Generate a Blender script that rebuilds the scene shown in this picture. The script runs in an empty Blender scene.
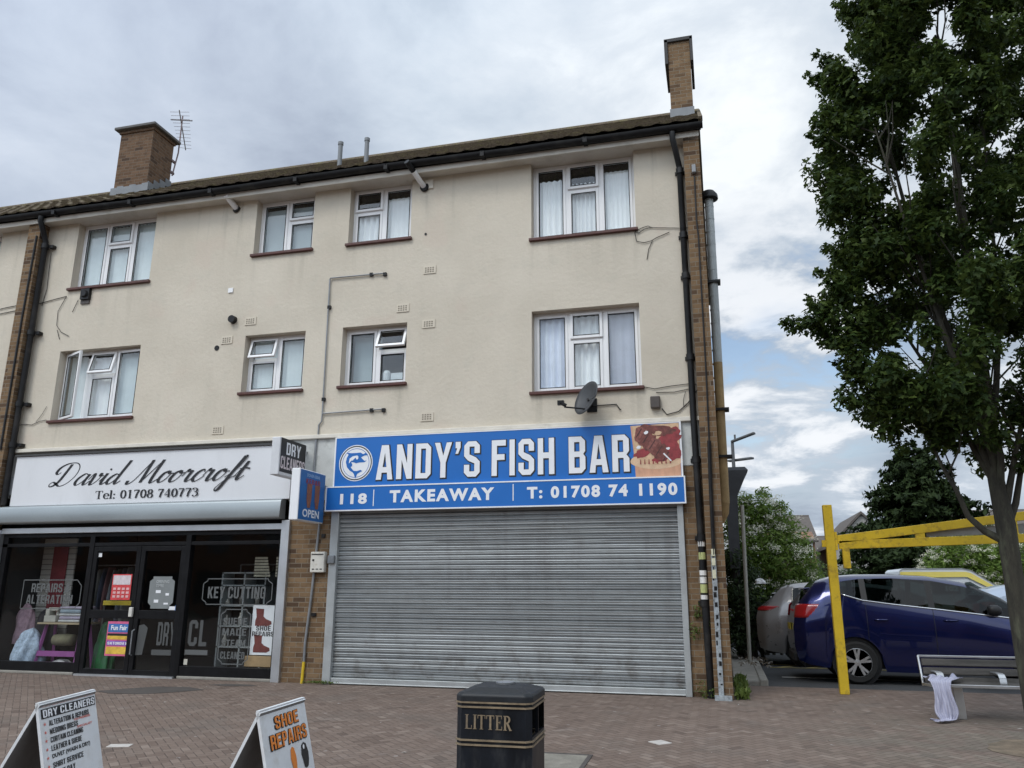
import bpy, math, random
import numpy as np
from mathutils import Vector, Matrix, noise as mnoise
R = math.radians
random.seed(7)
rng = np.random.default_rng(7)
SC = bpy.context.scene
COL = SC.collection

# ------------------------------------------------------------------ camera
cam = bpy.data.cameras.new('camera')
camo = bpy.data.objects.new('camera', cam)
COL.objects.link(camo)
cam.sensor_width = 36.0
cam.lens = 36.0 * 790.7 / 1024.0
cam.clip_end = 2000
PIT, YAW, ROL = R(14.485), R(14.536), R(0.1577)
camo.matrix_world = (Matrix.Translation((0, -12.169, 1.477)) @ Matrix.Rotation(YAW, 4, 'Z')
                     @ Matrix.Rotation(math.pi / 2 + PIT, 4, 'X') @ Matrix.Rotation(ROL, 4, 'Z'))
SC.camera = camo

# ------------------------------------------------------------------ world and sun
SUN_EL, SUN_AZ = R(52), R(205)      # azimuth clockwise from +Y
sun_dir = Vector((math.sin(SUN_AZ) * math.cos(SUN_EL), math.cos(SUN_AZ) * math.cos(SUN_EL), math.sin(SUN_EL)))
EXPOSURE = 0.20


class NT:
    """small helper round a node tree"""
    def __init__(s, tree):
        s.t = tree
        s.n = tree.nodes
        s.l = tree.links

    def new(s, kind, **k):
        n = s.n.new(kind)
        for a, b in k.items():
            setattr(n, a, b)
        return n

    def put(s, sock, v):
        if isinstance(v, bpy.types.NodeSocket):
            s.l.new(v, sock)
        elif v is not None:
            if isinstance(v, (tuple, list)) and len(v) == 3 and sock.type == 'RGBA':
                v = (*v, 1)
            sock.default_value = v

    def math(s, op, a, b=None, c=None, clamp=False):
        n = s.new('ShaderNodeMath', operation=op, use_clamp=clamp)
        s.put(n.inputs[0], a)
        s.put(n.inputs[1], b)
        s.put(n.inputs[2], c)
        return n.outputs[0]

    def mix(s, f, a, b, blend='MIX'):
        n = s.new('ShaderNodeMix', data_type='RGBA', blend_type=blend)
        s.put(n.inputs[0], f)
        s.put(n.inputs[6], a)
        s.put(n.inputs[7], b)
        return n.outputs[2]

    def noise(s, vec, scale, detail=4, rough=.55, dist=0.0):
        n = s.new('ShaderNodeTexNoise')
        s.put(n.inputs['Vector'], vec)
        n.inputs['Scale'].default_value = scale
        n.inputs['Detail'].default_value = detail
        n.inputs['Roughness'].default_value = rough
        n.inputs['Distortion'].default_value = dist
        return n.outputs[0]

    def ramp(s, f, stops, interp='LINEAR'):
        n = s.new('ShaderNodeValToRGB')
        n.color_ramp.interpolation = interp
        e = n.color_ramp.elements
        while len(e) < len(stops):
            e.new(.5)
        for i, (p, c) in enumerate(stops):
            e[i].position = p
            if not isinstance(c, (tuple, list)):
                c = (c, c, c)
            e[i].color = (*c, 1)
        s.put(n.inputs[0], f)
        return n.outputs[0]

    def maprange(s, v, a, b, c=0.0, d=1.0, smooth=True):
        n = s.new('ShaderNodeMapRange', interpolation_type='SMOOTHSTEP' if smooth else 'LINEAR')
        s.put(n.inputs[0], v)
        for i, q in enumerate((a, b, c, d)):
            n.inputs[1 + i].default_value = q
        return n.outputs[0]

    def scaled(s, vec, sx, sy, sz):
        n = s.new('ShaderNodeVectorMath', operation='MULTIPLY')
        s.put(n.inputs[0], vec)
        n.inputs[1].default_value = (sx, sy, sz)
        return n.outputs[0]

    def comb(s, x, y, z):
        n = s.new('ShaderNodeCombineXYZ')
        s.put(n.inputs[0], x)
        s.put(n.inputs[1], y)
        s.put(n.inputs[2], z)
        return n.outputs[0]

    def sep(s, v):
        n = s.new('ShaderNodeSeparateXYZ')
        s.put(n.inputs[0], v)
        return n.outputs

    def dot(s, v, d):
        n = s.new('ShaderNodeVectorMath', operation='DOT_PRODUCT')
        s.put(n.inputs[0], v)
        n.inputs[1].default_value = d
        return n.outputs['Value']


world = bpy.data.worlds.new('World')
SC.world = world
world.use_nodes = True
W = NT(world.node_tree)
W.n.clear()
sky = W.new('ShaderNodeTexSky', sky_type='NISHITA')
sky.sun_disc = False
sky.sun_elevation = SUN_EL
sky.sun_rotation = SUN_AZ
sky.air_density = 1.2
sky.dust_density = 1.5
tc = W.new('ShaderNodeTexCoord')
d = tc.outputs['Generated']
sx, sy_, sz = W.sep(d)
den = W.math('ADD', W.math('MAXIMUM', sz, 0.0), 0.22)
flat = W.comb(W.math('DIVIDE', sx, den), W.math('DIVIDE', sy_, den), sz)
n1 = W.noise(flat, 1.15, 6, .52, .15)
n2 = W.noise(W.scaled(flat, 1.0, 1.0, 1.0), 2.9, 7, .6, .25)
body = W.math('ADD', W.math('MULTIPLY', n1, .56), W.math('MULTIPLY', n2, .44))
cloud = W.ramp(body, [(.38, (.28, .33, .415)), (.45, (.395, .46, .545)), (.52, (.505, .57, .65)), (.585, (.61, .665, .73)), (.66, (.82, .86, .89))])
# dark cloud bank up on the left, blue break low on the right of the gable
bank = W.maprange(W.dot(d, tuple(Vector((-.62, .62, .48)).normalized())), .93, .995)
cloud = W.mix(W.math('MULTIPLY', bank, .6), cloud, W.mix(n2, (.28, .32, .41), (.47, .52, .61)))
glow = W.math('POWER', W.maprange(W.dot(d, tuple(sun_dir)), -.25, 1.0, smooth=False), 2.0)
gain = W.math('MULTIPLY_ADD', glow, 1.9, 1.0)
bg1 = W.new('ShaderNodeBackground')
W.l.new(sky.outputs[0], bg1.inputs[0])
bg1.inputs[1].default_value = 0.15
bg2 = W.new('ShaderNodeBackground')
W.put(bg2.inputs[0], cloud)
W.put(bg2.inputs[1], gain)
low = W.maprange(W.dot(d, tuple(Vector((.10, .96, .22)).normalized())), .955, .998)
lit = W.math('MULTIPLY', low, W.maprange(n2, .46, .60))
cloud = W.mix(W.math('MULTIPLY', lit, .8), cloud, (.86, .88, .91))
W.put(bg2.inputs[0], cloud)
hole = W.maprange(W.dot(d, tuple(Vector((.07, .955, .29)).normalized())), .978, .998)
thin = W.maprange(W.math('ADD', n2, W.math('MULTIPLY', n1, .4)), .57, .70)
brk = W.math('MULTIPLY', hole, W.math('SUBTRACT', 1.0, thin), clamp=True)
thin2 = W.maprange(n1, .30, .40)
cover = W.math('MINIMUM', W.math('SUBTRACT', 1.0, W.math('MULTIPLY', brk, .75)), W.math('MULTIPLY_ADD', thin2, .5, .5))
mixs = W.new('ShaderNodeMixShader')
W.put(mixs.inputs[0], cover)
W.l.new(bg1.outputs[0], mixs.inputs[1])
W.l.new(bg2.outputs[0], mixs.inputs[2])
out = W.new('ShaderNodeOutputWorld')
W.l.new(mixs.outputs[0], out.inputs[0])

sl = bpy.data.lights.new('sun', 'SUN')
sl.energy = 1.15
sl.angle = R(18)
sl.color = (1.0, .955, .875)
so = bpy.data.objects.new('sun', sl)
COL.objects.link(so)
so.rotation_euler = (-sun_dir).to_track_quat('-Z', 'Y').to_euler()

SC.view_settings.view_transform = 'Standard'
SC.view_settings.look = 'None'
SC.view_settings.exposure = EXPOSURE
SC.view_settings.gamma = 1
SC.render.engine = 'CYCLES'
SC.cycles.use_denoising = True
SC.cycles.max_bounces = 8
SC.cycles.transparent_max_bounces = 16

# ------------------------------------------------------------------ materials
MATS = {}


def newmat(name):
    m = bpy.data.materials.new(name)
    m.use_nodes = True
    t = NT(m.node_tree)
    t.n.clear()
    o = t.new('ShaderNodeOutputMaterial')
    MATS[name] = m
    return m, t, o


def principled(t, o, col, rough=.6, metal=0.0, spec=.5, coat=0.0, normal=None, alpha=None):
    p = t.new('ShaderNodeBsdfPrincipled')
    t.put(p.inputs['Base Color'], col)
    t.put(p.inputs['Roughness'], rough)
    t.put(p.inputs['Metallic'], metal)
    p.inputs['Specular IOR Level'].default_value = spec
    p.inputs['Coat Weight'].default_value = coat
    p.inputs['Coat Roughness'].default_value = .04
    if normal is not None:
        t.l.new(normal, p.inputs['Normal'])
    t.l.new(p.outputs[0], o.inputs[0])
    return p


def bump(t, h, strength=.3, dist=.01):
    b = t.new('ShaderNodeBump')
    b.inputs['Strength'].default_value = strength
    b.inputs['Distance'].default_value = dist
    t.put(b.inputs['Height'], h)
    return b.outputs[0]


def mottled(name, col, rough=.6, metal=0.0, var=.18, scale=6.0, fine=60.0, bmp=0.0, spec=.5, coat=0.0, dirt=None, dirtamt=.0, dscale=2.5, stretch=None):
    m, t, o = newmat(name)
    c = t.new('ShaderNodeTexCoord').outputs['Object']
    if stretch:
        c = t.scaled(c, *stretch)
    a = t.noise(c, scale, 5)
    b = t.noise(c, fine, 3)
    k = t.math('ADD', t.math('MULTIPLY', a, .7), t.math('MULTIPLY', b, .3))
    lo = tuple(x * (1 - var) for x in col)
    hi = tuple(min(1, x * (1 + var)) for x in col)
    cc = t.ramp(k, [(.32, lo), (.68, hi)])
    if dirt:
        dn = t.noise(c, dscale, 6, .65)
        cc = t.mix(t.math('MULTIPLY', t.maprange(dn, .5, .72), dirtamt), cc, dirt)
    nn = bump(t, b, bmp, .004) if bmp else None
    rr = t.math('MULTIPLY_ADD', a, .25, rough - .12)
    principled(t, o, cc, rr, metal, spec, coat, nn)
    return m


def facing_uv(t):
    """wall coordinates: along the wall, up"""
    g = t.new('ShaderNodeNewGeometry')
    c = t.new('ShaderNodeTexCoord').outputs['Object']
    x, y, z = t.sep(c)
    nx, ny, nz = t.sep(g.outputs['True Normal'])
    side = t.math('GREATER_THAN', t.math('ABSOLUTE', nx), .6)
    u = t.math('ADD', t.math('MULTIPLY', x, t.math('SUBTRACT', 1.0, side)), t.math('MULTIPLY', y, side))
    return t.comb(u, z, 0.0), c


def brick_mat(name, c1, c2, c3, mortar, dark=.35):
    m, t, o = newmat(name)
    uv, c = facing_uv(t)
    b = t.new('ShaderNodeTexBrick')
    b.offset = .5
    t.put(b.inputs['Vector'], uv)
    t.put(b.inputs['Color1'], (0, 0, 0))
    t.put(b.inputs['Color2'], (1, 1, 1))
    t.put(b.inputs['Mortar'], (.5, .5, .5))
    b.inputs['Scale'].default_value = 1.0
    b.inputs['Mortar Size'].default_value = .006
    b.inputs['Mortar Smooth'].default_value = .3
    b.inputs['Brick Width'].default_value = .225
    b.inputs['Row Height'].default_value = .078
    base = t.ramp(b.outputs['Color'], [(.0, c3), (.25, c1), (.7, c2), (1.0, c1)])
    n = t.noise(c, 9.0, 5, .6)
    base = t.mix(t.math('MULTIPLY', t.maprange(n, .45, .75), dark), base, tuple(x * .35 for x in c1))
    f = t.noise(c, 90.0, 3)
    base = t.mix(t.math('MULTIPLY', f, .35), base, tuple(x * .6 for x in c2))
    base = t.mix(b.outputs['Fac'], base, mortar)
    h = t.math('ADD', t.math('MULTIPLY', b.outputs['Fac'], -1.0), t.math('MULTIPLY', f, .4))
    principled(t, o, base, .9, 0, .2, 0, bump(t, h, .6, .008))
    return m


def glass_mat(name, tint, refl=1.0, through=.85):
    m, t, o = newmat(name)
    g = t.new('ShaderNodeNewGeometry')
    dp = t.new('ShaderNodeVectorMath', operation='DOT_PRODUCT')
    t.put(dp.inputs[0], g.outputs['Normal'])
    t.put(dp.inputs[1], g.outputs['Incoming'])
    fac = t.math('POWER', t.math('SUBTRACT', 1.0, t.math('ABSOLUTE', dp.outputs['Value'])), 5.0)
    fres = t.math('MULTIPLY_ADD', fac, .95, .045)
    tr = t.new('ShaderNodeBsdfTransparent')
    t.put(tr.inputs[0], tuple(x * through for x in tint))
    gl = t.new('ShaderNodeBsdfGlossy')
    c = t.new('ShaderNodeTexCoord').outputs['Object']
    gl.inputs['Roughness'].default_value = .015
    t.l.new(bump(t, t.noise(c, 1.7, 2), .05, .05), gl.inputs['Normal'])
    mx = t.new('ShaderNodeMixShader')
    t.put(mx.inputs[0], t.math('MULTIPLY', fres, 1.5 * refl, clamp=True))
    t.l.new(tr.outputs[0], mx.inputs[1])
    t.l.new(gl.outputs[0], mx.inputs[2])
    t.l.new(mx.outputs[0], o.inputs[0])
    return m


def leaf_mat(name, cols, trans=.25, rough=.5):
    m, t, o = newmat(name)
    g = t.new('ShaderNodeNewGeometry')
    c = t.new('ShaderNodeTexCoord').outputs['Object']
    big = t.noise(c, 1.3, 3)
    k = t.math('ADD', t.math('MULTIPLY', g.outputs['Random Per Island'], .6), t.math('MULTIPLY', big, .4))
    cc = t.ramp(k, [(.12, cols[0]), (.5, cols[1]), (.88, cols[2])])
    p = t.new('ShaderNodeBsdfPrincipled')
    t.put(p.inputs['Base Color'], cc)
    p.inputs['Roughness'].default_value = rough
    p.inputs['Specular IOR Level'].default_value = .15
    tl = t.new('ShaderNodeBsdfTranslucent')
    t.put(tl.inputs[0], t.mix(.5, cc, tuple(x * 1.2 for x in cols[2])))
    mx = t.new('ShaderNodeMixShader')
    mx.inputs[0].default_value = trans
    t.l.new(p.outputs[0], mx.inputs[1])
    t.l.new(tl.outputs[0], mx.inputs[2])
    t.l.new(mx.outputs[0], o.inputs[0])
    return m


def render_mat():
    m, t, o = newmat('cream_render')
    c = t.new('ShaderNodeTexCoord').outputs['Object']
    x, y, z = t.sep(c)
    a = t.noise(c, .55, 5, .6)
    b = t.noise(c, 3.0, 5, .6)
    st = t.noise(t.scaled(c, 3.2, 3.2, .22), 1.6, 5, .6)
    fine = t.noise(c, 130.0, 3)
    base = t.ramp(a, [(.3, (.555, .50, .41)), (.55, (.635, .575, .478)), (.75, (.68, .62, .52))])
    base = t.mix(t.math('MULTIPLY', t.maprange(b, .5, .75), .35), base, (.53, .50, .42))
    top = t.maprange(z, 7.4, 8.7)
    streak = t.math('MULTIPLY', t.maprange(st, .52, .74), t.math('MULTIPLY_ADD', top, .45, .07))
    base = t.mix(streak, base, (.33, .31, .25))
    for wx0, wx1, wz in ((-12.31, -10.46, 4.51), (-12.31, -10.46, 7.21), (-8.21, -6.99, 4.82), (-8.21, -6.99, 7.50), (-6.26, -5.04, 4.82), (-6.26, -5.04, 7.50), (-2.82, -1.04, 4.51), (-2.82, -1.04, 7.21)):
        mid, hw = (wx0 + wx1) / 2, (wx1 - wx0) / 2
        inx = t.maprange(t.math('ABSOLUTE', t.math('SUBTRACT', x, mid)), hw - .12, hw + .1, 1.0, 0.0)
        edge = t.maprange(t.math('ABSOLUTE', t.math('SUBTRACT', x, mid)), hw - .35, hw - .02, .35, 1.0)
        dz = t.math('SUBTRACT', wz, z)
        run = t.math('MULTIPLY', t.maprange(dz, .0, .9, 1.0, 0.0), t.math('GREATER_THAN', dz, 0.0))
        k = t.math('MULTIPLY', t.math('MULTIPLY', inx, edge), t.math('MULTIPLY', run, t.maprange(st, .44, .66)))
        base = t.mix(t.math('MULTIPLY', k, .42), base, (.33, .305, .245))
    patch = t.math('MAXIMUM', t.maprange(t.noise(c, .8, 2), .58, .64), t.math('MULTIPLY', t.maprange(t.noise(c, 5.5, 4), .62, .70), .7))
    base = t.mix(t.math('MULTIPLY', patch, .25), base, (.62, .50, .42))
    base = t.mix(t.math('MULTIPLY', t.maprange(fine, .4, .7), .30), base, (.44, .405, .33))
    lump = t.math('ADD', t.math('MULTIPLY', fine, .5), t.math('MULTIPLY', t.noise(c, 14.0, 4), 1.0))
    principled(t, o, base, .92, 0, .2, 0, bump(t, lump, .55, .014))
    return m


def paving_mat():
    m, t, o = newmat('herringbone_pavers')
    c = t.new('ShaderNodeTexCoord').outputs['Object']
    x, y, z = t.sep(c)
    s = 1 / .082
    q = s * math.sqrt(.5)
    u = t.math('ADD', t.math('MULTIPLY', x, q), t.math('MULTIPLY', y, q))
    v = t.math('SUBTRACT', t.math('MULTIPLY', y, q), t.math('MULTIPLY', x, q))
    i, j = t.math('FLOOR', u), t.math('FLOOR', v)
    fx, fy = t.math('SUBTRACT', u, i), t.math('SUBTRACT', v, j)
    mm = t.math('FLOORED_MODULO', t.math('SUBTRACT', i, j), 4.0)

    def eq(k):
        return t.math('COMPARE', mm, float(k), .2)
    e0, e1, e2, e3 = eq(0), eq(1), eq(2), eq(3)
    dl = t.math('ADD', fx, e1)
    dr = t.math('ADD', t.math('SUBTRACT', 1.0, fx), e0)
    db = t.math('ADD', fy, e2)
    dt = t.math('ADD', t.math('SUBTRACT', 1.0, fy), e3)
    dist = t.math('MINIMUM', t.math('MINIMUM', dl, dr), t.math('MINIMUM', db, dt))
    ident = t.comb(t.math('SUBTRACT', i, e1), t.math('ADD', j, e3), t.math('ADD', e2, e3))
    wn = t.new('ShaderNodeTexWhiteNoise', noise_dimensions='3D')
    t.put(wn.inputs[0], ident)
    base = t.ramp(wn.outputs[0], [(0, (.115, .082, .066)), (.06, (.152, .108, .085)), (.35, (.176, .129, .103)), (.7, (.190, .140, .112)), (.94, (.214, .161, .130)), (1, (.25, .195, .16))])
    grime = t.noise(c, .9, 6, .62)
    base = t.mix(t.math('MULTIPLY', t.maprange(grime, .48, .70), .45), base, (.13, .115, .10))
    lite = t.noise(c, 1.9, 5, .6)
    base = t.mix(t.math('MULTIPLY', t.maprange(lite, .58, .75), .35), base, (.26, .225, .205))
    f = t.noise(c, 150.0, 3)
    base = t.mix(t.math('MULTIPLY', f, .3), base, (.12, .10, .09))
    # moss and damp grey cast near the tree
    near = t.new('ShaderNodeVectorMath', operation='DISTANCE')
    t.put(near.inputs[0], c)
    near.inputs[1].default_value = (3.2, -3.0, 0)
    moss = t.math('MULTIPLY', t.maprange(near.outputs['Value'], .6, 3.2, 1.0, 0.0), t.maprange(t.noise(c, 3.0, 5), .35, .6))
    base = t.mix(t.math('MULTIPLY', moss, .45), base, (.17, .165, .13))
    spot = t.new('ShaderNodeTexVoronoi')
    t.put(spot.inputs['Vector'], c)
    spot.inputs['Scale'].default_value = 2.6
    gum = t.math('MULTIPLY', t.math('LESS_THAN', spot.outputs['Distance'],   .06), .6)
    base = t.mix(gum, base, (.34, .31, .29))
    joint = t.maprange(dist, .025, .075, 1.0, 0.0)
    base = t.mix(t.math('MULTIPLY', joint, .68), base, (.055, .045, .038))
    h = t.math('ADD', t.math('MULTIPLY', t.maprange(dist, 0, .12), 1.0), t.math('MULTIPLY', f, .2))
    h = t.math('ADD', h, t.math('MULTIPLY', wn.outputs[0], .25))
    principled(t, o, base, t.math('MULTIPLY_ADD', grime, .3, .6), 0, .25, 0, bump(t, h, .55, .006))
    return m


def shutter_mat():
    m, t, o = newmat('galvanised_slats')
    c = t.new('ShaderNodeTexCoord').outputs['Object']
    a = t.noise(t.scaled(c, .35, 1, 9.0), 1.5, 5, .6)
    b = t.noise(c, 70, 3)
    st = t.noise(t.scaled(c, 2.5, 2.5, .2), 1.4, 5, .6)
    low = t.maprange(t.sep(c)[2], .05, .9, .45, 0.0)
    gr = t.math('MULTIPLY', t.maprange(t.noise(c, 4.0, 6, .7), .45, .7), t.math('ADD', low, .22))
    base = t.ramp(a, [(.3, (.20, .215, .222)), (.7, (.35, .37, .378))])
    base = t.mix(t.math('MULTIPLY', t.maprange(st, .5, .75), .5), base, (.15, .15, .15))
    wn = t.new('ShaderNodeTexWhiteNoise', noise_dimensions='1D')
    t.put(wn.inputs['W'], t.math('FLOOR', t.math('DIVIDE', t.math('SUBTRACT', t.sep(c)[2], .1), .0752)))
    base = t.mix(t.math('MULTIPLY', wn.outputs[0], .45), base, (.45, .47, .47))
    base = t.mix(gr, base, (.13, .115, .10))
    principled(t, o, base, t.math('MULTIPLY_ADD', a, .25, .34), .45, .5, 0, bump(t, t.noise(t.scaled(c, .5, 1, 2), 2.0, 3), .25, .02))
    return m


def asphalt_mat():
    m, t, o = newmat('worn_asphalt')
    c = t.new('ShaderNodeTexCoord').outputs['Object']
    a = t.noise(c, .7, 6, .6)
    f = t.noise(c, 120.0, 3)
    base = t.ramp(a, [(.3, (.035, .037, .04)), (.7, (.075, .077, .08))])
    base = t.mix(t.math('MULTIPLY', t.maprange(f, .45, .7), .4), base, (.13, .13, .13))
    principled(t, o, base, .88, 0, .3, 0, bump(t, f, .5, .008))
    return m


def roof_mat():
    m, t, o = newmat('mossy_tiles')
    c = t.new('ShaderNodeTexCoord').outputs['Object']
    a = t.noise(c, 5.0, 6, .65)
    b = t.noise(c, 28.0, 4)
    base = t.ramp(b, [(.3, (.075, .06, .045)), (.7, (.20, .16, .115))])
    base = t.mix(t.math('MULTIPLY', t.maprange(a, .46, .66), .75), base, t.ramp(b, [(.3, (.095, .085, .04)), (.7, (.23, .20, .105))]))
    principled(t, o, base, .95, 0, .15, 0, bump(t, b, .8, .02))
    return m


def slat_board_mat():
    m, t, o = newmat('grooved_white_board')
    c = t.new('ShaderNodeTexCoord').outputs['Object']
    x, y, z = t.sep(c)
    fz = t.math('FRACT', t.math('MULTIPLY', z, 10.0))
    g = t.math('LESS_THAN', fz, .12)
    principled(t, o, t.mix(g, (.55, .53, .49), (.12, .11, .10)), .5)
    return m


def stripe_cloth():
    m, t, o = newmat('striped_cloth')
    uvn = t.new('ShaderNodeUVMap')
    u, v, _ = t.sep(uvn.outputs[0])
    f = t.math('FRACT', t.math('MULTIPLY', u, 9.0))
    k = t.math('GREATER_THAN', f, .55)
    c = t.new('ShaderNodeTexCoord').outputs['Object']
    n = t.noise(c, 20, 4)
    base = t.mix(t.math('MULTIPLY', k, .6), (.44, .44, .54), (.30, .31, .44))
    base = t.mix(t.math('MULTIPLY', n, .3), base, (.45, .45, .52))
    principled(t, o, base, .95, 0, .02)
    return m


cream = render_mat()
bricks = brick_mat('stock_brick', (.165, .102, .056), (.24, .158, .09), (.07, .043, .03), (.22, .185, .14), .55)
brickd = brick_mat('weathered_brick', (.135, .080, .048), (.18, .112, .07), (.055, .036, .028), (.16, .128, .10), .6)
brickr = brick_mat('brown_brick', (.22, .11, .07), (.28, .15, .09), (.10, .06, .045), (.30, .27, .23))
paving = paving_mat()
asphalt = asphalt_mat()
rooft = roof_mat()
galv = shutter_mat()
upvc = mottled('white_upvc', (.80, .80, .80), .35, var=.04, scale=3)
sillm = mottled('oxblood_paint', (.085, .028, .022), .55, var=.25, scale=10, dirt=(.12, .09, .08), dirtamt=.5)
lead = mottled('grey_lead', (.19, .20, .21), .6, .2, var=.2, scale=5)
blackp = mottled('black_iron', (.009, .009, .010), .45, spec=.3, var=.4, scale=12, dirt=(.05, .045, .04), dirtamt=.5)
gutterm = mottled('black_gutter', (.008, .008, .009), .55, spec=.25, var=.4, scale=8, dirt=(.05, .05, .045), dirtamt=.5)
soffit = mottled('soffit_paint', (.56, .53, .47), .8, var=.08, scale=2, dirt=(.38, .35, .29), dirtamt=.5)
ledge = mottled('ledge_paint', (.68, .64, .56), .8, var=.1, scale=4, dirt=(.42, .38, .32), dirtamt=.6, stretch=(1, 1, 3))
concw = mottled('painted_concrete', (.54, .55, .53), .85, var=.15, scale=3, dirt=(.32, .33, .31), dirtamt=.7, dscale=4)
conc = mottled('grey_concrete', (.27, .255, .225), .92, var=.25, scale=5, bmp=.4, dirt=(.13, .125, .10), dirtamt=.6)
alu = mottled('mill_aluminium', (.60, .62, .64), .42, .85, var=.1, scale=2)
silv = mottled('silver_shutter_box', (.34, .37, .38), .4, .6, var=.12, scale=.9, stretch=(.5, 1, 2))
guide = mottled('grey_guide_rail', (.44, .46, .46), .45, .5, var=.12, scale=3, dirt=(.3, .29, .28), dirtamt=.5)
blackf = mottled('black_frame', (.008, .008, .009), .4, var=.3, scale=6, spec=.2)
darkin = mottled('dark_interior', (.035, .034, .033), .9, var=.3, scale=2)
whitesign = mottled('white_sign_face', (.70, .71, .73), .4, var=.035, scale=1.2, dirt=(.55, .56, .57), dirtamt=.35, dscale=1.5, stretch=(1, 1, .4))
bluesign = mottled('blue_sign_face', (.008, .135, .47), .4, var=.08, scale=1.0)
whitep = mottled('white_print', (.80, .81, .83), .45, var=.03)
blackprint = mottled('black_print', (.012, .012, .014), .45, var=.1)
nets = mottled('net_curtain', (.95, .95, .96), .9, var=.03, scale=5)
blindm = mottled('vertical_blind', (.82, .89, .91), .8, var=.06, scale=4)
dishm = mottled('dish_grey', (.045, .047, .05), .5, var=.2, scale=8)
plasg = mottled('grey_plastic', (.24, .25, .26), .5, var=.15, scale=8)
brownbox = mottled('brown_plastic', (.075, .06, .052), .5, var=.2)
steelt = mottled('conduit_steel', (.26, .27, .28), .5, .5, var=.2, scale=9)
yellow = mottled('yellow_paint', (.60, .41, .018), .5, var=.14, scale=4, dirt=(.16, .10, .03), dirtamt=.6, dscale=9)
wood = mottled('weathered_timber', (.085, .077, .068), .85, var=.45, scale=5, fine=40, bmp=.3, stretch=(.5, 6, 6))
steel = mottled('brushed_steel', (.56, .57, .58), .33, .85, var=.08, scale=5)
binm = mottled('bin_black', (.006, .008, .012), .42, spec=.3, var=.5, scale=7, dirt=(.05, .05, .05), dirtamt=.7, dscale=6, stretch=(1, 1, .35))
gold = mottled('faded_gold', (.24, .185, .12), .5, .2, var=.25, scale=15, dirt=(.15, .13, .11), dirtamt=.6, dscale=9)
bark = mottled('tree_bark', (.037, .034, .025), .95, var=.5, scale=7, fine=40, bmp=.7, dirt=(.13, .14, .09), dirtamt=.5, stretch=(3, 3, .7))
glass = glass_mat('window_glass', (.93, .97, .97), 1.7, .98)
shopglass = glass_mat('shop_glass', (.95, .97, .97), .75, .98)
carglass = glass_mat('car_glass', (.17, .21, .205), .42)
vehblue = mottled('metallic_blue', (.0022, .008, .078), .2, .6, var=.06, scale=2, coat=1.0)
vehgrey = mottled('metallic_grey', (.30, .285, .28), .3, .6, var=.04, coat=1.0)
vehwhite = mottled('white_car_paint', (.62, .65, .68), .3, var=.03, coat=.6)
vehlight = mottled('light_blue_paint', (.38, .45, .55), .3, .3, var=.03, coat=.6)
vehyel = mottled('van_yellow', (.72, .60, .14), .35, var=.05, coat=.4)
tyre = mottled('tyre_rubber', (.012, .012, .012), .8, var=.3)
rim = mottled('alloy_wheel', (.58, .59, .60), .3, .8, var=.05)
trimb = mottled('black_trim', (.012, .012, .013), .5, var=.2)
chrome = mottled('chrome_strip', (.75, .76, .78), .15, .95, var=.03)
redlamp = mottled('red_lamp', (.36, .010, .014), .18, var=.1, coat=.8)
clearl = mottled('clear_lamp', (.55, .45, .42), .2, var=.1, coat=.8)
plate = mottled('yellow_plate', (.7, .55, .05), .5, var=.05)
oak = leaf_mat('oak_leaf', [(.014, .028, .009), (.032, .058, .014), (.092, .128, .030)], .32)
elderl = leaf_mat('elder_leaf', [(.07, .125, .025), (.135, .215, .042), (.23, .31, .08)], .4)
darkl = leaf_mat('dark_shrub_leaf', [(.018, .03, .014), (.03, .05, .02), (.055, .08, .03)], .2)
conl = leaf_mat('conifer_spray', [(.010, .018, .006), (.018, .032, .009), (.036, .055, .016)], .1, .7)
hedgel = leaf_mat('hedge_leaf', [(.03, .055, .02), (.055, .085, .03), (.09, .12, .05)], .2)
flowerw = leaf_mat('white_blossom', [(.55, .54, .42), (.68, .67, .54), (.78, .76, .64)], .2)
weedl = leaf_mat('weed_leaf', [(.05, .08, .02), (.09, .13, .03), (.15, .19, .05)], .25)
dirtm = mottled('tree_pit_soil', (.175, .135, .095), .97, var=.35, scale=9, bmp=.6, dirt=(.10, .085, .06), dirtamt=.7)
stain = mottled('damp_paving_patch', (.075, .065, .058), .7, var=.25, scale=6)
palep = mottled('pale_tile', (.46, .43, .40), .8, var=.15, scale=8)
yline = mottled('worn_yellow_line', (.33, .27, .10), .85, var=.35, scale=7)
clothm = stripe_cloth()
slatb = slat_board_mat()


def plain(name, col, rough=.6, var=.1, **k):
    return mottled(name, col, rough, var=var, **k)


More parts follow.
